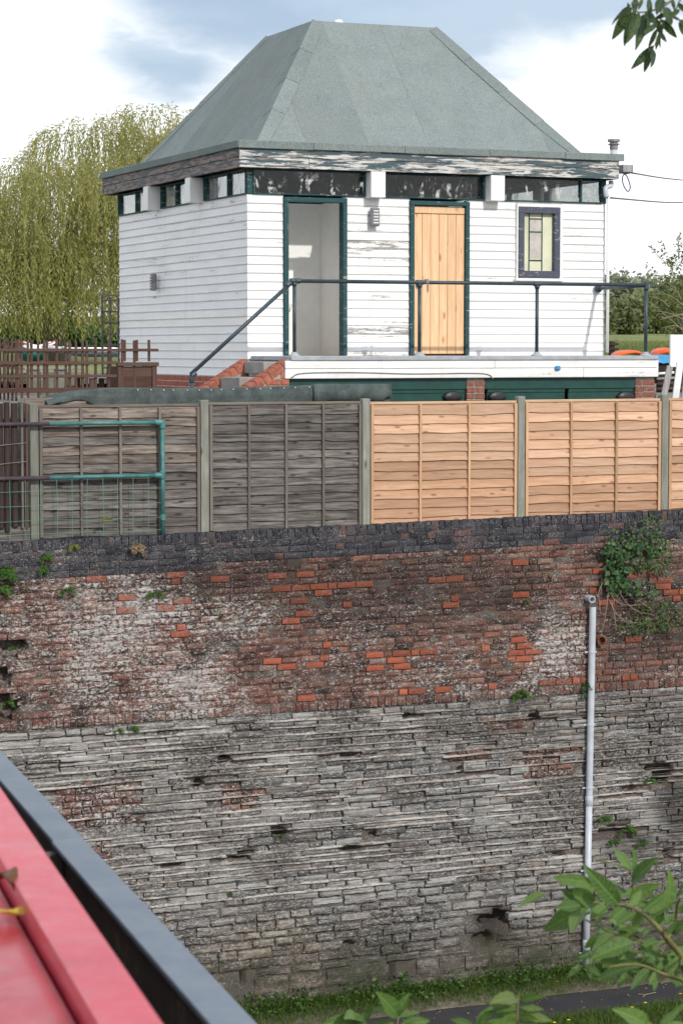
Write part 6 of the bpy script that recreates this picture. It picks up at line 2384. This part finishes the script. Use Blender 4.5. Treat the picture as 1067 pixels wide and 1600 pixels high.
def near_branches():
    rng = random.Random(71)
    up = Vector((-FWD.x * .8, -FWD.y * .8, .62))
    E1 = [leaflet_mesh('leaf', MT['elder'], w, dr, f) for w, dr, f in ((.40, .22, .2), (.36, .34, .16), (.43, .14, .26), (.38, -.08, .22))]
    E2 = [leaflet_mesh('leaf', MT['elder_light'], w, dr, f, True) for w, dr, f in ((.34, .15, .14), (.30, .25, .12))]
    A1 = [leaflet_mesh('leaf', MT['ash'], w, dr, f) for w, dr, f in ((.30, .12, .14), (.27, .22, .10), (.33, .05, .18))]
    # elder, rooted on the near bank below the view
    D0 = 7.0
    def Z7(x, y): return 660 + x * .3815, 1280 + y * .3815
    root_p = atD(1085, 1700, D0 + .1)
    R = empty('elder_branch', root_p, 'large leafy elder branch reaching in from the bottom right corner', 'branch')
    def stem(pts, r0, r1, D, mat='stem'):
        P = bez([atD(*Z7(x, y), D + .12 * math.sin(i * 1.3)) for i, (x, y) in enumerate(pts)], 5)
        n = len(P)
        part('stem', MB().tube(P, [r0 + (r1 - r0) * i / (n - 1) for i in range(n)], 7), MT[mat], R, True)
    stem([(1110, 1100), (1090, 800), (1067, 590), (1000, 490), (950, 430), (880, 375), (800, 350), (690, 342)], .013, .003, D0)
    stem([(1000, 490), (1035, 430), (1040, 360), (1055, 320)], .006, .003, D0 - .1)
    stem([(1067, 660), (1000, 640), (900, 600), (830, 596), (760, 605)], .006, .002, D0 - .3)
    stem([(985, 540), (880, 497), (800, 475), (735, 450)], .005, .002, D0 + .1)
    stem([(880, 375), (862, 300), (856, 225)], .005, .002, D0 + .15)
    stem([(850, 480), (850, 400), (835, 350)], .004, .002, D0 + .2)
    L1 = [((855, 215), (722, 150)), ((850, 212), (793, 105)), ((858, 210), (868, 122)), ((862, 258), (932, 158)), ((700, 262), (543, 238)), ((716, 285), (640, 268)), ((500, 302), (398, 341)), ((590, 298), (588, 338)), ((690, 335), (592, 300)),
          ((680, 350), (498, 457)), ((645, 352), (538, 372)), ((650, 385), (608, 445)), ((690, 345), (580, 342)), ((712, 470), (664, 545)), ((800, 345), (702, 240)), ((820, 302), (775, 250)), ((850, 330), (958, 268)), ((900, 372), (1010, 300)),
          ((870, 385), (800, 420)), ((930, 420), (1040, 392)), ((1000, 362), (1038, 243)), ((1040, 335), (1075, 262)), ((930, 412), (1015, 325)), ((860, 490), (775, 395)), ((880, 492), (798, 442)), ((860, 502), (697, 560)), ((890, 512), (985, 595)),
          ((985, 535), (1055, 645)), ((900, 602), (705, 612)), ((838, 598), (720, 585)), ((1000, 640), (1080, 682)), ((960, 520), (1075, 478)), ((760, 350), (690, 400)), ((770, 348), (730, 310)), ((830, 360), (760, 420)), ((840, 355), (900, 290)),
          ((780, 470), (700, 520)), ((800, 476), (880, 440)), ((1020, 460), (1085, 430)), ((960, 440), (900, 470)), ((905, 390), (850, 440)), ((735, 450), (660, 420)), ((1045, 560), (1000, 640)), ((1060, 600), (1090, 540)), ((950, 620), (1010, 570)),
          ((750, 345), (715, 395)), ((890, 380), (960, 400)), ((1040, 420), (1000, 470)), ((1050, 380), (1085, 360)), ((930, 612), (860, 670)), ((700, 340), (640, 320)), ((950, 430), (985, 380)), ((870, 500), (930, 545)), ((640, 262), (570, 262)), ((1075, 700), (1020, 720)), ((1080, 760), (1020, 790))]
    for i, (a, b) in enumerate(L1):
        D = D0 + rng.uniform(-.25, .25)
        b = (a[0] + (b[0] - a[0]) * 1.02, a[1] + (b[1] - a[1]) * 1.02)
        A, B = atD(*Z7(*a), D), atD(*Z7(*b), D + rng.uniform(-.12, .06))
        light = i in (6, 18, 36) or rng.random() < .06
        place_leaf(R, (E2[0] if light else rng.choice(E1)), A, B, up, rng.uniform(-1.1, 1.1))
    for _ in range(85):
        x, y = rng.uniform(620, 1090), rng.uniform(270, 650)
        if x + abs(y - 400) * .9 < 790 or x - 620 < (330 - y) * 2.2: continue
        a = rng.uniform(0, 2 * math.pi)
        D = D0 + rng.uniform(.05, .6)
        L = rng.uniform(50, 95)
        place_leaf(R, rng.choice(E1), atD(*Z7(x, y), D), atD(*Z7(x + math.cos(a) * L, y + abs(math.sin(a)) * L * .7), D - .05), up, rng.uniform(-1.1, 1.1))
    # young shoots at the bottom
    def shoot(px, py, h, lab, pairs, D, meshes, rt):
        S = empty('young_shoot', atD(px, py + 60, D), lab, 'shoot')
        P = bez([atD(px + 2, py + 70, D), atD(px - 2, py + 20, D), atD(*rt, D)], 4)
        part('stem', MB().tube(P, [.006 - .004 * i / (len(P) - 1) for i in range(len(P))], 6), MT['stem'], S, True)
        for (a, b) in pairs:
            A, B = atD(*a, D), atD(*b, D + rng.uniform(-.15, .05))
            place_leaf(S, rng.choice(meshes), A, B, up, rng.uniform(-.5, .5))
    z = Z7
    pr = [((385, 735), (318, 716)), ((398, 738), (478, 722)), ((382, 765), (262, 752)), ((400, 770), (492, 775)), ((384, 795), (248, 782)), ((400, 798), (530, 822)), ((384, 820), (270, 812)), ((398, 822), (505, 800)), ((392, 730), (400, 700)),
          ((388, 745), (350, 718)), ((396, 748), (440, 718)), ((380, 830), (300, 850)), ((400, 835), (470, 860)), ((386, 780), (320, 770)), ((398, 785), (455, 768)), ((388, 805), (330, 800)), ((398, 806), (450, 812))]
    shoot(810, 1600, 60, 'yellow green young shoot with toothed leaves at the bottom edge, right of the middle', [(z(*a), z(*b)) for a, b in pr], 6.6, E2, (809, 1556))
    def Z6(x, y): return 300 + x * .3936, 1380 + y * .3936
    pr = [((812, 530), (728, 478)), ((815, 525), (764, 448)), ((820, 522), (858, 438)), ((822, 535), (900, 508)), ((690, 552), (528, 556)), ((660, 545), (620, 520)), ((690, 545), (702, 493)), ((830, 560), (945, 545)), ((800, 555), (700, 570)), ((700, 565), (640, 590)), ((830, 570), (900, 590))]
    shoot(621, 1600, 60, 'dark green young elder shoot at the bottom edge left of the toothed shoot', [(Z6(*a), Z6(*b)) for a, b in pr], 7.0, E1, (622, 1588))
    pr = [((745, 1600), (770, 1572)), ((740, 1605), (705, 1590)), ((748, 1610), (800, 1612)), ((750, 1602), (763, 1580))]
    shoot(747, 1610, 60, 'dark green shoot tip just left of the toothed shoot at the bottom edge', pr, 6.9, E1, (748, 1598))
    pr = [((1010, 1602), (985, 1580)), ((1030, 1600), (1060, 1580)), ((1020, 1604), (960, 1600)), ((1040, 1605), (1085, 1600))]
    shoot(1025, 1610, 60, 'blurred dark leaves in the extreme bottom right corner', pr, 6.0, E1, (1024, 1600))
    # ash twig hanging in at the top right
    D = 8.5
    def ZT(x, y): return 527 + x * .506, y * .506
    R = empty('ash_branch', atD(1120, -60, D), 'ash branch with dark hanging leaflets at the top right corner', 'branch')
    for pts, r in ((((1180, -80), (1067, -25), (1000, 22), (935, 38), (902, 22)), .007), (((1000, 22), (992, 100), (972, 152)), .004), (((1067, -25), (1040, 40), (1020, 90)), .004), (((960, -40), (935, 5), (905, 10)), .004)):
        P = bez([atD(*ZT(*q), D) for q in pts], 5)
        part('stem', MB().tube(P, [r * (1 - .7 * i / (len(P) - 1)) for i in range(len(P))], 6), MT['stem'], R, True)
    L2 = [((900, 20), (838, 68)), ((905, 25), (848, 122)), ((918, 32), (880, 138)), ((930, 40), (898, 128)), ((940, 48), (918, 112)), ((945, 45), (932, 138)), ((960, 40), (955, 100)), ((985, 60), (1002, 116)), ((990, 88), (958, 150)), ((995, 100), (980, 155)),
          ((975, 142), (908, 212)), ((965, 158), (946, 226)), ((972, 150), (982, 196)), ((1000, 60), (1047, 118)), ((1010, 30), (1052, 62)), ((1040, 50), (1072, 72)), ((1060, 60), (1067, 108)), ((990, 110), (1002, 152)), ((920, -5), (915, 38)), ((940, -5), (930, 28)),
          ((960, -5), (966, 48)), ((1000, -5), (985, 42)), ((1030, -5), (1042, 32)), ((895, 8), (900, 47)), ((1030, 60), (1000, 90)), ((1010, 22), (1030, 70)), ((980, 30), (1010, 5)), ((950, 38), (980, 70)), ((1050, 10), (1080, 40)), ((985, 75), (950, 95)), ((1020, 40), (975, 60)), ((1055, 30), (1020, 55)), ((905, 14), (870, 60)), ((992, 98), (1015, 130))]
    down = Vector((-FWD.x, -FWD.y, .25))
    for a, b in L2:
        dd = D + rng.uniform(-.15, .15)
        place_leaf(R, rng.choice(A1), atD(*ZT(*a), dd), atD(*ZT(*b), dd + rng.uniform(-.1, .05)), down, rng.uniform(-.8, .8))


near_branches()
# keep faces that are seen at grazing angles tidy
for o in list(COL.objects):
    if o.type == 'MESH' and o.data.users and len(o.data.materials) and not o.data.polygons:
        print('empty mesh', o.name)
